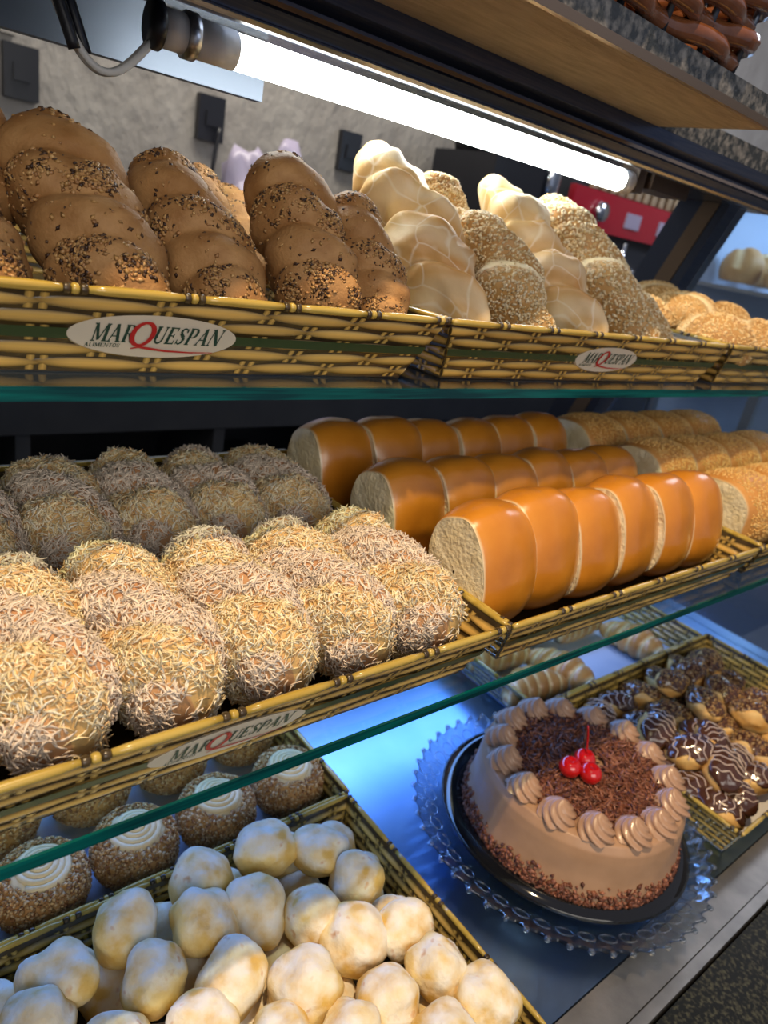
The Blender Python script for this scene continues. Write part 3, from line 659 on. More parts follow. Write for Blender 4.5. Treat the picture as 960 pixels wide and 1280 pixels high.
for i, (lab, s, e, w, r) in enumerate([
    ('broad brown seeded loaf above the left end of the oval label', (.165, .418, -.085), (.140, .560, .016), 1.02, .0),
    ('brown seeded loaf, second full one from the left above the label', (.238, .418, -.085), (.215, .555, .008), .88, .3),
    ('greyish brown seeded loaf standing steeply, third from the left', (.302, .414, -.082), (.290, .510, .028), .92, .5),
    ('short dark seeded loaf beside the tray corner, next to the pale twist', (.355, .414, -.084), (.343, .492, .012), .72, .1),
    ('brown seeded loaf cut off by the left edge of the picture', (.085, .418, -.086), (.062, .53, -.02), 1.0, .6),
    ('seeded loaf tip peeking between two brown loaves', (.285, .560, -.070), (.285, .640, .010), .72, .2),
    ('brown seeded loaf behind the broad one, tip reaching highest', (.085, .50, -.06), (.096, .60, .030), .98, .2),
    ('hidden brown loaf lying behind the steep greyish loaf', (.345, .60, -.07), (.350, .72, -.005), .8, .9)]):
    place_bread('seeded_loaf', lab, 'bread', BG, s, e, brown[i % 2], .185, 'seed_coating', roll=r-.3, wscale=w)

# --- pale crusty twists and sesame twists
def twist_grid(seed, L=.21, rx=.036, lobes=5.2):
    P, par, g_, ph = loaf_grid(L, rx, .036, lobes, .42, .55, seed, zig=.011, nz=.20, sharp=.85, pw=2.6, taper=.12, saw=.75, ridge=.10, nu=110, nv=64)
    return P, par, g_, ph
pale = []
for k in range(2):
    P, par, g_, ph = twist_grid(20+k, lobes=4.6+.5*k)
    fac = np.clip((g_-.75)*3, 0, 1)*.6+np.clip((.25-g_)*2, 0, 1)*.5
    pale.append((bread_mesh(P, 'pale_crust', 'crust', fac), None))
ses = []
for k in range(2):
    P, par, g_, ph = loaf_grid(.21, .036, .035, 4.3+.4*k, .30, .50, 31+k, zig=.012, nz=.11, sharp=.7, pw=2.6, saw=.4)
    streak = ((ph % 2) > 1.72).astype(float)
    V, F, cc, _ = scatter(P, 4300, T_seed(.0024, .0016, .0013), rng, (.75, 1.2), 1-streak*.93, cols=[(.80, .66, .42), (.70, .53, .29), (.86, .74, .52), (.62, .44, .21)])
    ses.append((bread_mesh(P, 'sesame_crust', 'crust', streak), stuff_mesh('sesame_seeds', 'seed_mix', V, F, cc)))
TG = 'tall twisted loaves on the upper shelf'
for lab, s, e, ms, w, r, nm in [
    ('tall pale crackled twist leaning up nearest the brown loaves', (.452, .420, -.083), (.442, .605, .062), pale[0], 1.06, .1, 'crusty_twist'),
    ('sesame twist squeezed between the two pale crackled twists, in front', (.535, .418, -.083), (.522, .535, .020), ses[0], .98, .0, 'sesame_twist'),
    ('sesame loaf tip showing behind the tallest pale twist', (.535, .535, -.035), (.525, .610, .052), ses[1], .88, .6, 'sesame_twist'),
    ('pale crackled twist standing between two sesame twists', (.625, .418, -.083), (.600, .60, .060), pale[1], 1.0, .25, 'crusty_twist'),
    ('long sesame twist right of the second pale twist', (.722, .418, -.083), (.700, .60, .058), ses[1], 1.05, .2, 'sesame_twist'),
    ('sesame twist lying low at the right end of the twists', (.795, .430, -.083), (.785, .60, -.010), ses[0], .85, .8, 'sesame_twist'),
    ('sesame twist behind the long one, mostly hidden', (.630, .62, -.07), (.640, .76, .02), ses[0], .9, .4, 'sesame_twist')]:
    place_bread('loaf', lab, 'bread', TG, s, e, ms, .21, 'sesame_seeds', roll=r, name=nm, wscale=w)

# --- round sesame buns in the right-hand upper tray
def bun(seed, rx, ry, rz):
    nu, nv = 34, 40; u = np.linspace(.03, PI-.03, nu); v = np.linspace(0, 2*PI, nv, endpoint=False); U, V_ = np.meshgrid(u, v, indexing='ij')
    P = np.stack([rx*np.sin(U)**.85*np.cos(V_), ry*np.sin(U)**.85*np.sin(V_), rz*np.cos(U)], -1)
    cut = np.exp(-((P[..., 0]*.6+P[..., 1]-.3*rx)/(.16*rx))**2)*(P[..., 2] > 0)
    P = P*(1-.10*cut+.05*nz3(P*30, seed))[..., None]; P[..., 2] = np.maximum(P[..., 2], -rz*.6)
    return P, cut
P, cut = bun(41, .050, .045, .034)
V, F, cc, _ = scatter(P, 1500, T_seed(.0021, .0014, .0012), rng, (.75, 1.2), np.clip(1-cut*1.6, 0.02, 1)*(P[..., 2] > -.012)+1e-6, cols=[(.80, .56, .26), (.72, .46, .18), (.86, .66, .36)])
bunm = (bread_mesh(P, 'sesame_crust', 'crust', np.clip(cut*1.3, 0, 1)), stuff_mesh('sesame_seeds', 'seed_mix', V, F, cc))
SG = 'round sesame buns on the upper shelf'
for i, (x, y, z, lab, a, sc) in enumerate([
    (.900, .440, -.058, 'round sesame bun with a pale slash, front left of its tray', .2, 1.05),
    (.995, .440, -.058, 'round sesame bun at the front, beside the slashed one', .9, 1.05),
    (.872, .545, -.052, 'sesame bun behind the last sesame twist', 1.7, 1.0),
    (.985, .540, -.040, 'sesame bun in the second row, half shaded', 2.4, 1.0),
    (1.09, .535, -.045, 'sesame bun at the right in the second row', .4, 1.0),
    (1.095, .440, -.062, 'sesame bun cut off by the right edge of the picture', 1.3, 1.0),
    (1.20, .450, -.062, 'sesame bun outside the right edge, front row', 1.3, 1.0),
    (1.09, .65, -.035, 'browner sesame bun in the back row', 3.1, 1.0),
    (.94, .65, -.050, 'sesame bun deep in the back row', 3.6, 1.0)]):
    t = thing('sesame_bun', lab, 'bread', (x, y, z-.028), (0, 0, a), SG); t.scale = (sc,)*3
    for nm, me in (('crust', bunm[0]), ('sesame_seeds', bunm[1])):
        o = link(nm, me, t, (0, 0, .0207), kind='stuff' if nm != 'crust' else None)

# --- coconut loaves
coc = []
for k in range(3):
    P, par, g_, ph = loaf_grid(.170, .0350, .038, 3.2+.3*k, .20, .62, 50+k, nz=.14, sharp=.75, pw=4.5, nv=40)
    V, F, cc, pos = scatter(P, 7500, T_shred(.0046, .00066, .30, .13), rng, (.45, 1.45), None, tilt=.26, lift=.0005,
                       cols=[(.84, .70, .42), (.86, .76, .52), (.80, .62, .34), (.88, .82, .66), (.70, .45, .22)])
    # shreds on the dark lobes are whiter
    uu = np.clip(pos[:, 1]/.170, 0, 1); th = np.arctan2(pos[:, 2], pos[:, 0]); ph2 = (3.2+.3*k)*uu+.62*np.cos(th)+.12*np.sin(50+k+7*uu); dk = np.floor(ph2) % 2 == 1
    wc = np.array([[.80, .68, .56]])*rng.uniform(.75, 1.15, (len(pos), 1)); cc = cc.reshape(len(pos), -1, 3); cc[dk] = wc[dk][:, None]; cc = cc.reshape(-1, 3)
    coc.append((bread_mesh(P, 'coconut_dough', 'crust', (np.floor(ph) % 2)*.75), stuff_mesh('coconut_shreds', 'coconut_shred', V, F, cc)))
CG = 'coconut loaves in the middle shelf tray'
names = ['rightmost front coconut loaf, against the tray corner', 'second front coconut loaf from the tray corner', 'third front coconut loaf from the tray corner', 'fourth front coconut loaf from the tray corner', 'fifth front coconut loaf, large near the left edge', 'front coconut loaf cut by the left edge of the picture', 'front coconut loaf outside the left edge']
for i in range(6):
    x = .352-.0655*i
    t = place_bread('coconut_loaf', names[i], 'bread', CG, (x, .291, -.268), (x-.006, .447, -.259), coc[i % 3], .170, 'coconut_shreds', roll=rng.uniform(-.3, .3), wscale=1.05)
names = ['rightmost back-row coconut loaf by the steel rail', 'second back-row coconut loaf from the right', 'third back-row coconut loaf from the right', 'fourth back-row coconut loaf from the right', 'back-row coconut loaf at the left edge', 'back-row coconut loaf outside the left edge']
for i in range(6):
    x = .352-.066*i
    t = place_bread('coconut_loaf', names[i], 'bread', CG, (x, .472, -.264), (x+.004, .628, -.266), coc[(i+1) % 3], .170, 'coconut_shreds', roll=rng.uniform(-.25, .25), wscale=1.0)

# --- glossy brioche slabs (torn pale sides left and right)
def slab(tx, dy, hz, seed, nu=34, nv=64, bulge=.17, ex=2.5):
    xs = np.linspace(-1, 1, nu); th = np.linspace(0, 2*PI, nv, endpoint=False); X, T = np.meshgrid(xs, th, indexing='ij')
    cr = np.cos(T); sr = np.sin(T); y = np.sign(cr)*np.abs(cr)**(2/ex); z = np.sign(sr)*np.abs(sr)**(2/ex)
    s = 1-bulge*np.abs(X)**2.6
    P = np.stack([tx*X, dy*y*s, hz*z*s], -1)
    P[..., 2] += hz*(1-.0)
    ed = (np.abs(X) > .97)
    P[..., 0] += ed*.0  + .0015*nz3(P*40, seed)*ed
    dirv = np.stack([0*T, y, z], -1); P += dirv*(.0022*nz3(P*22, seed+5, 2))[..., None]
    P[..., 2] = np.maximum(P[..., 2], 0)
    return P, X
def slab_meshes(tx, dy, hz, seed, m='brioche_crust'):
    P, X = slab(tx, dy, hz, seed)
    g = G().grid(P, att=np.clip((np.abs(X)-.955)*30, 0, 1)*.9); a = g.mesh('crust'); a.materials.append(MATS[m])
    # pale torn faces: rings shrinking to centre on both sides, slightly domed
    fs = []
    for side, idx in ((-1, 0), (1, -1)):
        R = P[idx]; c = R.mean(0); rings = []
        for k, sc_ in enumerate((1.0, .93, .75, .5, .25, .03)):
            q = c+(R-c)*sc_; q[:, 0] += side*(.0016*(1-sc_))+.0012*nz3(q*60, seed+k); rings.append(q)
        b = G().grid(np.array(rings) if side > 0 else np.array(rings)[::-1]).mesh('torn_face'); b.materials.append(MATS['crumb_face']); fs.append(b)
    return a, fs, P, X
br = [slab_meshes(.0345, .037, .0535, 60+i) for i in range(3)]
BR = 'glossy golden bread slabs in the middle shelf tray'
rows = [('front', .328, 6, .438, .0665, -.300, .30), ('middle', .443, 6, .438, .0665, -.304, .22), ('back', .560, 6, .438, .0665, -.304, .20)]
ordn = ['first', 'second', 'third', 'fourth', 'fifth', 'last']
for rn, y, n, xx, pit, z, lean in rows:
    for i in range(n):
        x = xx+pit*i+rng.uniform(-.0006, .0006)
        t = thing('brioche_slab', '%s glossy golden bread slab from the left in the %s row' % (ordn[i], rn), 'bread', (x, y+rng.uniform(-.003, .003), z), (-lean*1.0, rng.uniform(-.01, .01), rng.uniform(-.02, .02)+.05), BR)
        a = br[i % 3]; s = rng.uniform(.96, 1.03); t.scale = (1.02, s, s*(1.03 if rn == 'front' else 1.0))
        link('crust', a[0], t)
        for fm in a[1]: link('torn_face', fm, t)['label'] = 'pale torn side'
# sesame slabs right of them
P, X = slab(.047, .050, .052, 71)
V, F, cc, _ = scatter(P, 2600, T_seed(.0018, .0012, .0010), rng, (.8, 1.2), (np.abs(X) < .86)*(P[..., 2] > .01)+1e-6, cols=[(.84, .54, .18), (.78, .46, .13), (.88, .62, .26)])
a, b, P, X = slab_meshes(.047, .050, .052, 71, 'sesame_bun_crust'); sm = stuff_mesh('sesame_seeds', 'seed_mix', V, F, cc)
for rn, y, n, x0 in (('front', .345, 4, .897), ('middle', .462, 4, .897), ('back', .575, 4, .897)):
    for i in range(n):
        t = thing('sesame_bread', '%s square sesame bread from the left in the %s row' % (ordn[i], rn), 'bread', (x0+.098*i, y, -.306), (-.03, 0, rng.uniform(-.04, .04)), 'square sesame breads on the middle shelf')
        link('crust', a, t)
        for fm in b: link('torn_face', fm, t)['label'] = 'pale torn side'
        link('sesame_seeds', sm, t, kind='stuff')

# ------------------------------------------------------------------ cheese breads
cb_ = []
for k in range(5):
    nu, nv = 26, 32; u = np.linspace(.03, PI-.03, nu); v = np.linspace(0, 2*PI, nv, endpoint=False); U, V_ = np.meshgrid(u, v, indexing='ij')
    D = np.stack([np.sin(U)*np.cos(V_), np.sin(U)*np.sin(V_), np.cos(U)], -1)
    P = D*(1+.20*nz3(D*1.3, 80+k)+.035*nz3(D*3.0, 90+k)+.008*nz3(D*9, 70+k))[..., None]*np.array([.0265, .0310 if k % 2 else .0285, .0250])
    fl = np.clip(D[..., 2]*.9+.15+.5*nz3(D*2.0, k), 0, .95)
    cb_.append(bread_mesh(P, 'cheese_bread', 'cheese_bread', fl))
top = [(.165, .389), (.219, .359), (.236, .401), (.300, .398), (.345, .372), (.358, .330), (.264, .350), (.300, .318), (.322, .284), (.365, .268), (.365, .224), (.385, .186), (.317, .229), (.262, .272), (.217, .306), (.168, .338), (.109, .373), (.085, .345), (.126, .305), (.183, .285), (.228, .245), (.273, .222), (.335, .180)]
low_ = [(.150, .367), (.272, .318), (.205, .400), (.291, .267), (.268, .397), (.320, .362), (.235, .294), (.356, .210), (.065, .394), (.120, .400), (.205, .345), (.324, .305), (.385, .300), (.385, .350), (.385, .400), (.335, .405), (.160, .300), (.320, .240), (.270, .235), (.10, .33), (.19, .26), (.24, .20), (.30, .185), (.10, .27), (.05, .33), (.15, .23), (.04, .28)]
left_desc = ['behind', 'beside', 'near', 'by']
k = 0
def cheese(x, y, z, lab):
    global k
    o = link('cheese_bread', cb_[k % 5], None, (x, y, z)); tag(o, lab, 'cheese bread', 'floury cheese breads heaped in the lower left tray')
    o.rotation_euler = (rng.uniform(-.6, .6), rng.uniform(-.6, .6), rng.uniform(0, 6.28)); s = rng.uniform(.88, 1.06); o.scale = (s, s, s); k += 1
def where(x, y):
    cx = 'left' if x < .13 else ('centre-left' if x < .22 else ('centre' if x < .29 else ('right' if x < .35 else 'far right')))
    cy = 'near the front' if y < .22 else ('in the middle' if y < .30 else ('behind the middle' if y < .36 else 'against the rear wall'))
    return cx, cy
seen = {}
for lay, pts, z in (('top layer', top, -.562), ('lower layer', low_, -.604)):
    for i, (x, y) in enumerate(pts):
        cx, cy = where(x, y); key = (lay, cx, cy); seen[key] = seen.get(key, 0)+1
        sfx = ['', ', its right neighbour', ', third of that cluster', ', fourth of that cluster', ', fifth of that cluster'][min(seen[key]-1, 4)]
        zz = z+rng.uniform(-.003, .003)
        cheese(x, y, zz, 'floury cheese bread, %s, %s of tray %s%s' % (lay, cx, cy, sfx))

# ------------------------------------------------------------------ cream-topped buns
def swirl_mesh(R, h, turns=4.6, m='cream'):
    g = G(); n = 90; tt = np.linspace(0, 1, n); a = tt*turns*2*PI; r = R*(1-tt)*.82
    pts = np.stack([r*np.cos(a), r*np.sin(a), h*(.35+.65*tt**.8)], -1)
    g.tube(pts, R*.125*(1-.35*tt), 10)
    g.lathe([(.001, 0), (R*.98, 0), (R, h*.25), (R*.75, h*.5), (R*.4, h*.75), (.001, h*.9)], 32)
    me = g.mesh('cream_swirl'); me.materials.append(MATS[m]); return me
sw = swirl_mesh(.0285, .013)
gb = G().lathe([(.001, 0), (.030, 0), (.038, .010), (.041, .024), (.038, .040), (.030, .047), (.001, .047)], 36)
Pb = np.array([[(r*math.cos(t), r*math.sin(t), z) for t in np.linspace(0, 2*PI, 36, endpoint=False)] for r, z in ((.030, .002), (.038, .010), (.0415, .024), (.039, .040), (.034, .047), (.026, .0485))])
bm = gb.mesh('bun'); bm.materials.append(MATS['bun_dough'])
V, F, cc, _ = scatter(Pb, 2200, T_chunk(.0022, rng), rng, (.5, 1.3), None, tilt=.5, cols=[(.50, .29, .12), (.62, .42, .20), (.34, .16, .06), (.70, .52, .30)])
crm = stuff_mesh('crumb_coating', 'crumb_mix', V, F, cc)
BN = 'cream-topped crumb-coated buns in the lower left rear tray'
for i, (x, y, lab) in enumerate([(.392, .500, 'rightmost cream-topped crumb bun, in the tray corner'), (.302, .497, 'second cream-topped crumb bun from the tray corner'), (.214, .495, 'third cream-topped crumb bun from the tray corner'), (.128, .494, 'leftmost visible cream-topped crumb bun'), (.040, .494, 'cream-topped crumb bun outside the left edge'),
                                 (.380, .595, 'rear cream-topped crumb bun behind the rightmost one'), (.290, .592, 'rear cream-topped crumb bun, second from the right'), (.200, .590, 'rear cream-topped crumb bun, third from the right'), (.110, .590, 'rear cream-topped crumb bun, fourth from the right')]):
    t = thing('cream_bun', lab, 'bun', (x, y, ZF+.003), (0, 0, i*1.3), BN)
    link('bun', bm, t); link('crumb_coating', crm, t, kind='stuff'); link('cream_swirl', sw, t, (0, 0, .043))

# ------------------------------------------------------------------ cake on its plate
pc = (.637, .299)
pl = thing('glass_cake_plate', 'large clear glass plate with beaded scalloped rim under the cake', 'plate', (pc[0], pc[1], ZF))
nS = 52
def frp(i, th, rr, zz):
    w = [0, 0, 0, .2, 1, 1, 1, .2, 0, 0, 0][i] if i < 11 else 0
    return rr*(1+.016*w*np.cos(nS*th)), zz+.0022*w*np.cos(nS*th)
prof = [(.05, 0.001), (.09, 0.001), (.125, .012), (.140, .026), (.166, .040), (.1715, .0445), (.167, .0455), (.139, .0315), (.122, .0165), (.09, .006), (.05, .006)]
def lathe_closed(prof, n, fr): 
    g = G(); th = np.linspace(0, 2*PI, n, endpoint=False); P = []
    for i, (r, z) in enumerate(prof):
        rr, zz = fr(i, th, np.full(n, r), np.full(n, z)); P.append(np.stack([rr*np.cos(th), rr*np.sin(th), zz], -1))
    g.grid(np.array(P)); return g
g = lathe_closed(prof, 416, frp)
g.lathe([(.001, 0.001), (.05, 0.001)], 416); g.lathe([(.05, .006), (.001, .006)], 416); g.build('dish', 'plate_glass', pl)
g = G()
for i in range(nS):
    a = 2*PI*i/nS; g.ell((.1725*math.cos(a), .1725*math.sin(a), .0455), (.0034, .0034, .0030), 7, 10)
g.build('beaded_rim', 'plate_glass', pl, kind='stuff')
g = G()
for i in range(44):
    a = 2*PI*i/44; th = np.linspace(0, 2*PI, 14); rr = .0085
    c = np.array([.1515*math.cos(a), .1515*math.sin(a), .0385]); e1 = np.array([math.cos(a), math.sin(a), .55]); e1 /= np.linalg.norm(e1); e2 = np.array([-math.sin(a), math.cos(a), 0])
    g.tube([c+rr*(math.cos(t)*e1+math.sin(t)*e2) for t in th], .0009, 5)
g.build('ring_pattern', 'plate_glass', pl, kind='stuff')
# black board/tray
bt = thing('black_cake_tray', 'round glossy black plastic tray between the cake and the glass plate', 'tray', (.645, .300, ZF+.036))
def frt(i, th, rr, zz): return rr*(1+(.006*np.cos(30*th) if i in (3, 4) else 0)), zz
g = lathe_closed([(.001, 0), (.105, 0), (.118, .004), (.128, .010), (.134, .010), (.142, .006), (.1445, .0065), (.142, .009), (.135, .0135), (.127, .0135), (.116, .0075), (.104, .003), (.001, .003)], 180, frt); g.build('dish', 'black_gloss', bt)
CX, CY = .639, .291
ck = thing('chocolate_cake', 'round mocha frosted cake with chocolate flakes, rosettes and cherries', 'cake', (CX, CY, ZF+.0395))
RC, HC = .117, .080
prof = [(.001, 0), (RC*1.01, 0), (RC*1.03, .006), (RC*1.03, .018), (RC*1.0, .040), (RC*.985, .060), (RC*.97, .070), (RC*.93, .0785), (RC*.86, .080), (RC*.5, .080), (.001, .080)]
th = np.linspace(0, 2*PI, 120, endpoint=False); pr = np.array(prof); tt = np.linspace(0, len(prof)-1, 60); PR = np.stack([np.interp(tt, range(len(prof)), pr[:, j]) for j in (0, 1)], -1)
P = np.array([[(r*math.cos(t), r*math.sin(t), z) for t in th] for r, z in PR]); nn = nz3(P*22, 7, 2)*.0011; P[..., 0] += nn*np.cos(th)[None]; P[..., 1] += nn*np.sin(th)[None]; P[..., 2] += nn*.6*(P[..., 2] > .003)
G().grid(P).build('frosting', 'frosting', ck)
fc = [(.17, .055, .028), (.22, .080, .042), (.30, .125, .075), (.10, .034, .020)]
mask = np.ones(P.shape[:2]); zz = P[..., 2]; rr = np.hypot(P[..., 0], P[..., 1])
m1 = np.where((rr > .1) & (zz < .032), np.clip(1-zz/.034, 0, 1)**1.5, 0)+1e-7
V, F, cc, _ = scatter(P, 7000, T_chunk(.0036, rng), rng, (.35, 1.25), m1, tilt=.6, cols=fc); 
link('side_crumbs', stuff_mesh('side_crumbs', 'choc_flakes', V, F, cc), ck, kind='stuff')
Pt = np.array([[(r*math.cos(t), r*math.sin(t), HC+.0005+.004*(1-(r/.090)**2)) for t in th[::3]] for r in (.0015, .025, .05, .07, .090)])
V, F, cc, _ = scatter(Pt, 3600, T_shred(.0072, .0016, .15, .22), rng, (.4, 1.4), None, tilt=.35, cols=fc, lift=.001)
V[:, 2] = np.maximum(V[:, 2], HC)
link('chocolate_flakes', stuff_mesh('chocolate_flakes', 'choc_flakes', V, F, cc), ck, kind='stuff')
# rosettes
nr, nt_ = 26, 60; P = []
for i in range(nr):
    s = i/(nr-1); r = .0195*(1-s)**.72*(1+.10*math.sin(s*PI)); z = .0225*s**.95
    t = np.linspace(0, 2*PI, nt_, endpoint=False); w = 1+.26*(np.abs(np.cos(3.5*t+9*s))**1.2-.5)*(1-s*.6)
    P.append(np.stack([r*w*np.cos(t), r*w*np.sin(t), np.full(nt_, z)], -1))
g = G().grid(np.array(P)); rosm = g.mesh('rosette'); rosm.materials.append(MATS['rosette_cream'])
for i in range(15):
    a = 2*PI*i/15+.12; o = link('rosette', rosm, ck, (.0935*math.cos(a)+rng.uniform(-.001, .001), .0935*math.sin(a)+rng.uniform(-.001, .001), HC-.0008)); o.rotation_euler = (rng.uniform(-.12, .12), rng.uniform(-.12, .12), rng.uniform(0, 6)); o.scale = (1, 1, rng.uniform(.85, 1.1))
# cherries (three, one with a stem)
ch = [('left cherry of the three on the cake', (-.021, .004)), ('front cherry of the three on the cake', (-.009, -.012)), ('cherry with a red stem, right of the three on the cake', (.003, .004))]
for i, (lab, (dx, dy)) in enumerate(ch):
    t = thing('cherry', lab, 'cherry', (CX-.012+dx*1.1, CY-.006+dy*1.1, ZF+.0395+HC+.004), group='cherries on the cake')
    u = np.linspace(.02, PI-.02, 18); v = np.linspace(0, 2*PI, 24, endpoint=False)
    G().grid(np.array([[(.0122*math.sin(a)*math.cos(b), -.0*b+.0122*math.sin(a)*math.sin(b), .0110+.0112*math.cos(a)-.0030*math.exp(-(a/.35)**2)) for b in v] for a in u])).build('fruit', 'cherry_red', t)
    if i == 2:
        s_ = np.linspace(0, 1, 10); G().tube(np.stack([-.002*s_-.004*s_**2, .006*s_, .018+.036*s_], -1), .0011, 6).build('stem', 'cherry_red', t)

# ------------------------------------------------------------------ chocolate glazed puffs
def puff_meshes(seed, a=.032, b=.024, c=.020):
    nu, nv = 26, 36; u = np.linspace(.03, PI-.03, nu); v = np.linspace(0, 2*PI, nv, endpoint=False)
    def surf(U, V_, k=1.0):
        D = np.stack([np.sin(U)*np.cos(V_), np.sin(U)*np.sin(V_), np.cos(U)], -1)
        return D*((1+.13*nz3(D*1.7, seed)+.06*nz3(D*4, seed+3))*k)[..., None]*np.array([a, b, c])
    U, V_ = np.meshgrid(u, v, indexing='ij'); body = bread_mesh(surf(U, V_, np.ones_like(U)), 'choux', 'choux_puff')
    ue = 1.35+.32*np.sin(v*2+seed)+.18*np.sin(v*5+seed*2); uu = np.linspace(0.01, 1, 16)[:, None]*ue[None]
    Vv = np.tile(v, (16, 1)); kk = np.full_like(uu, 1.055); kk[-1] = 1.0; kk[-2] = 1.045
    cap = G().grid(surf(uu, Vv, kk)).mesh('chocolate_glaze'); cap.materials.append(MATS['chocolate'])
    g = G()
    for j in range(5):
        x = -.62+.31*j+.05*math.sin(seed+j); pts = []
        for s in np.linspace(-1, 1, 16):
            yy = s*.86*math.sqrt(max(0, 1-x*x)); xx = x+.06*math.sin(s*7+j+seed); zz = math.sqrt(max(.0, 1-min(.99, xx*xx+yy*yy)))
            if zz < .14: continue
            Uu = np.array([[math.acos(zz)]]); Vw = np.array([[math.atan2(yy, xx)]]); pts.append(surf(Uu, Vw, np.array([[1.07]]))[0, 0])
        if len(pts) > 3: g.tube(pts, .0007, 5)
    dr = g.mesh('icing_drizzle'); dr.materials.append(MATS['white_icing'])
    V, F, cc, _ = scatter(surf(uu, Vv, kk), 420, T_chunk(.0022, rng), rng, (.5, 1.3), None, tilt=.5, cols=[(.42, .24, .07), (.30, .14, .05), (.52, .33, .12), (.10, .04, .02)])
    return body, cap, dr, stuff_mesh('nut_crumbs', 'crumb_mix', V, F, cc)
pf = [puff_meshes(101+i) for i in range(3)]
PG = 'chocolate glazed puffs in the tray right of the cake'
pz = ZF+.030
seenp = {}
def puff(x, y, z, kind, i, lab):
    t = thing('chocolate_puff', lab, 'pastry', (x, y, z), (rng.uniform(-.25, .25), rng.uniform(-.3, .3), rng.uniform(0, 3.1)), PG); s = rng.uniform(.92, 1.08); t.scale = (s,)*3
    m = pf[i % 3]; link('choux_puff', m[0], t); link('chocolate_glaze', m[1], t)
    if kind == 'd': link('icing_drizzle', m[2], t)
    else: link('nut_crumbs', m[3], t, kind='stuff')
drz = [(.835, .192), (.893, .190), (.950, .196), (.838, .240), (.900, .242), (.958, .240), (.840, .292), (.905, .292), (.842, .345), (.900, .348), (.846, .398), (.905, .402), (.965, .292), (.880, .215), (.870, .268), (.925, .265), (.868, .320)]
nut = [(.965, .345), (1.03, .345), (1.095, .345), (.965, .400), (1.03, .402), (1.095, .402), (1.16, .400), (1.02, .290), (1.085, .290), (1.15, .290), (1.16, .345), (1.015, .240), (1.075, .238), (1.01, .192), (1.07, .190), (1.00, .372), (1.06, .374), (1.12, .374), (1.0, .318), (1.06, .318), (1.05, .265), (1.135, .235)]
def pos_words(x, y):
    c = ['nearest the cake', 'one in from the cake side', 'in the middle', 'toward the far end', 'at the far right'][min(4, int((x-.81)/.075))]
    r = ['front row', 'second row', 'third row', 'fourth row', 'fifth row', 'rear row', 'rear row'][min(6, int((y-.17)/.045))]
    return c, r
for kind, L_, nm in (('d', drz, 'puff with white drizzle'), ('n', nut, 'puff with nut crumbs')):
    for i, (x, y) in enumerate(L_):
        up = (i >= 13 if kind == 'd' else i >= 15)
        c, r = pos_words(x, y); key = (nm, c, r, up); seenp[key] = seenp.get(key, 0)+1
        lab = '%s, %s%s, %s%s' % ('glazed '+nm, r, ' on top' if up else '', c, '' if seenp[key] == 1 else ', right-hand one')
        puff(x+(.016 if x < .86 else .006), y+(.014 if y < .22 else 0), pz+(.030 if up else 0), kind, i, lab)

# ------------------------------------------------------------------ croissants
P, par, g_, ph = loaf_grid(.13, .031, .029, 6.0, .20, .16, 120, nz=.03, sharp=.6, pw=1.9, nu=70, nv=36)
yy = P[..., 1]-.065; P[..., 1] = yy; P[..., 0] += -.020*(yy/.065)**2
crs = bread_mesh(P, 'croissant_crust', 'croissant', np.clip((.55-g_)*3, 0, 1))
for i, (x, y, a, lab) in enumerate([(.822, .500, 1.5, 'croissant at the left of the rear paper-lined tray'), (.915, .500, .2, 'second croissant from the left by the divider'), (1.125, .500, .1, 'croissant at the right end of the rear tray'), (.835, .585, 1.4, 'left croissant in the rear line of its tray'), (1.050, .592, 1.6, 'rear croissant left of the right-hand one'), (.945, .615, 1.5, 'rear croissant in the middle of its tray')]):
    o = link('croissant', crs, None, (x, y, ZF+.027)); o.rotation_euler = (0, 0, a); tag(o, lab, 'croissant', 'croissants in the rear tray')

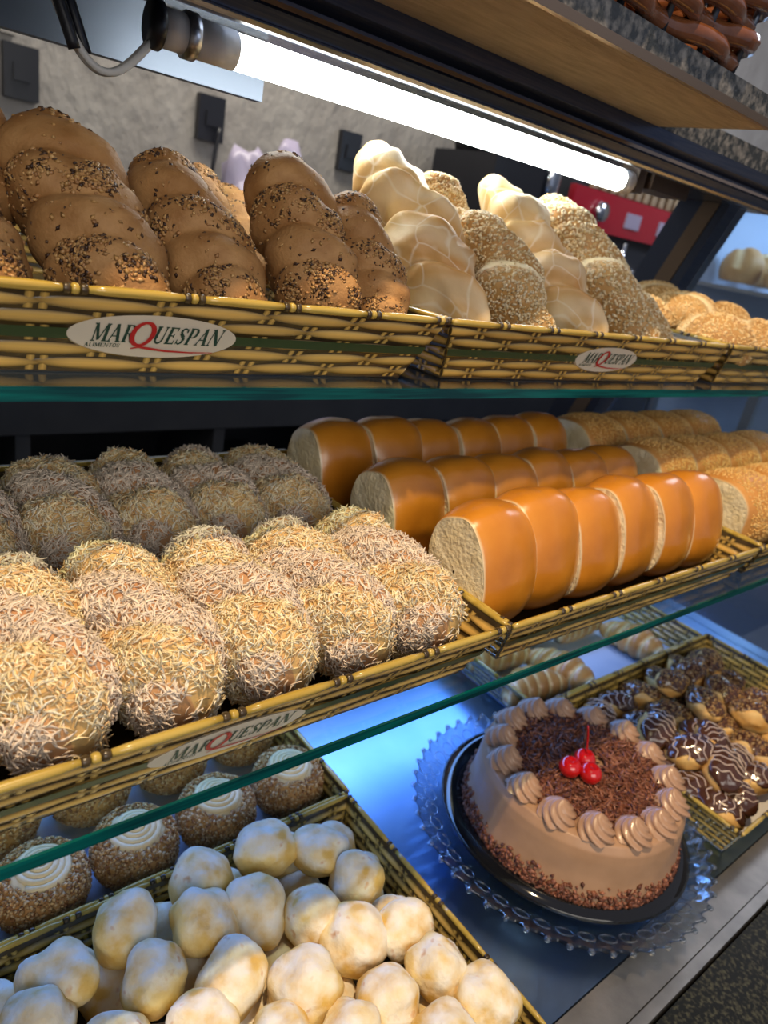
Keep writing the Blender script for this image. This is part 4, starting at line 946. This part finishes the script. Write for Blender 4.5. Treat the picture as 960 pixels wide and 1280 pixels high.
# ------------------------------------------------------------------ brown wicker basket on the stone board
wb = thing('brown_wicker_basket', 'glossy brown wicker basket standing on the granite board', 'basket', (.492, .4250, .1630))
hx, hy, bh = .148, .050, .14
def rrect(s, f, r=.012):     # s in 0..1 around
    a, b = hx-r, hy-r; seg = [2*a, PI/2*r, 2*b, PI/2*r, 2*a, PI/2*r, 2*b, PI/2*r]; L = sum(seg); d = (s % 1)*L
    cs = [(a, -b, -PI/2), (a, b, 0), (-a, b, PI/2), (-a, -b, PI)]
    st = [(-a, -b-r, 1, 0), (a+r, -b, 0, 1), (a, b+r, -1, 0), (-a-r, b, 0, -1)]
    for k in range(4):
        if d <= seg[2*k]: x, y, ux, uy = st[k]; px, py = x+ux*d, y+uy*d; nx, ny = uy, -ux; break
        d -= seg[2*k]
        if d <= seg[2*k+1]: cx, cy, a0 = cs[k]; t = a0+d/r; px, py = cx+r*math.cos(t), cy+r*math.sin(t); nx, ny = math.cos(t), math.sin(t); break
        d -= seg[2*k+1]
    return px+nx*f, py+ny*f
ns = 14
for i in range(ns):
    pts = [(*rrect(i/ns, .002+.02*z/bh), z) for z in np.linspace(0, bh, 4)]
    G().tube(pts, .0030, 6).build('stake', 'dull_steel', wb)
for r in range(10):
    g = G(); z = .0085+.0132*r; n = ns*8; pts = []
    for j in range(n):
        s = j/n; ww = math.cos(PI*(s*ns+(r % 2))); pts.append((*rrect(s, .002+.02*z/bh+.0050*math.tanh(1.8*ww)), z+.0012*ww))
    pts.append(pts[0]); g.tube(pts, .0078, 8, cap=False).build('strand', 'brown_wicker', wb)
G().box(-hx+.006, hx-.006, -hy+.006, hy-.006, 0, .004).build('base', 'brown_wicker', wb, smooth=False)

# ------------------------------------------------------------------ neighbouring case with loaves beyond the side pane
nc = thing('side_showcase', 'blue tinted glass showcase with pale rolls beyond the side pane', 'display case', (2.75, .93, -H))
for z in (.01, -.27, -.55): G().box(-.45, .9, 0, .36, z+H-.014, z+H-.002).build('shelf', 'steel', nc, smooth=False)
G().box(-.45, .9, 0, .36, 0, .66).build('base', 'cabinet_navy', nc, smooth=False)
G().box(-.45, .9, .345, .357, .66, H+.34).build('back_panel', 'paper_blue_lit', nc, smooth=False)
G().box(-.45, .9, -.010, -.003, .72, H+.34).build('front_pane', 'side_glass', nc, smooth=False)
for x in (-.45, .87):
    for y in (0, .33): G().box(x, x+.03, y, y+.03, .66, H+.34).build('post', 'steel', nc, smooth=False)
i = 0
for z in (.01, -.27):
    for k_, x in enumerate((2.42, 2.60, 2.78, 2.98)):
        for y in (1.03, 1.18):
            o = link('pale_roll', bunm[0], None, (x, y, z+.055)); o.scale = (1.5, 1.4, 2.0); o.rotation_euler = (0, 0, i)
            tag(o, 'pale roll in the side showcase, %s shelf, %s %s' % ('upper' if z > -.2 else 'lower', 'front' if y < 1.1 else 'rear', ['far left', 'second from left', 'third from left', 'far right'][k_]), 'bread', 'pale rolls in the side showcase'); i += 1
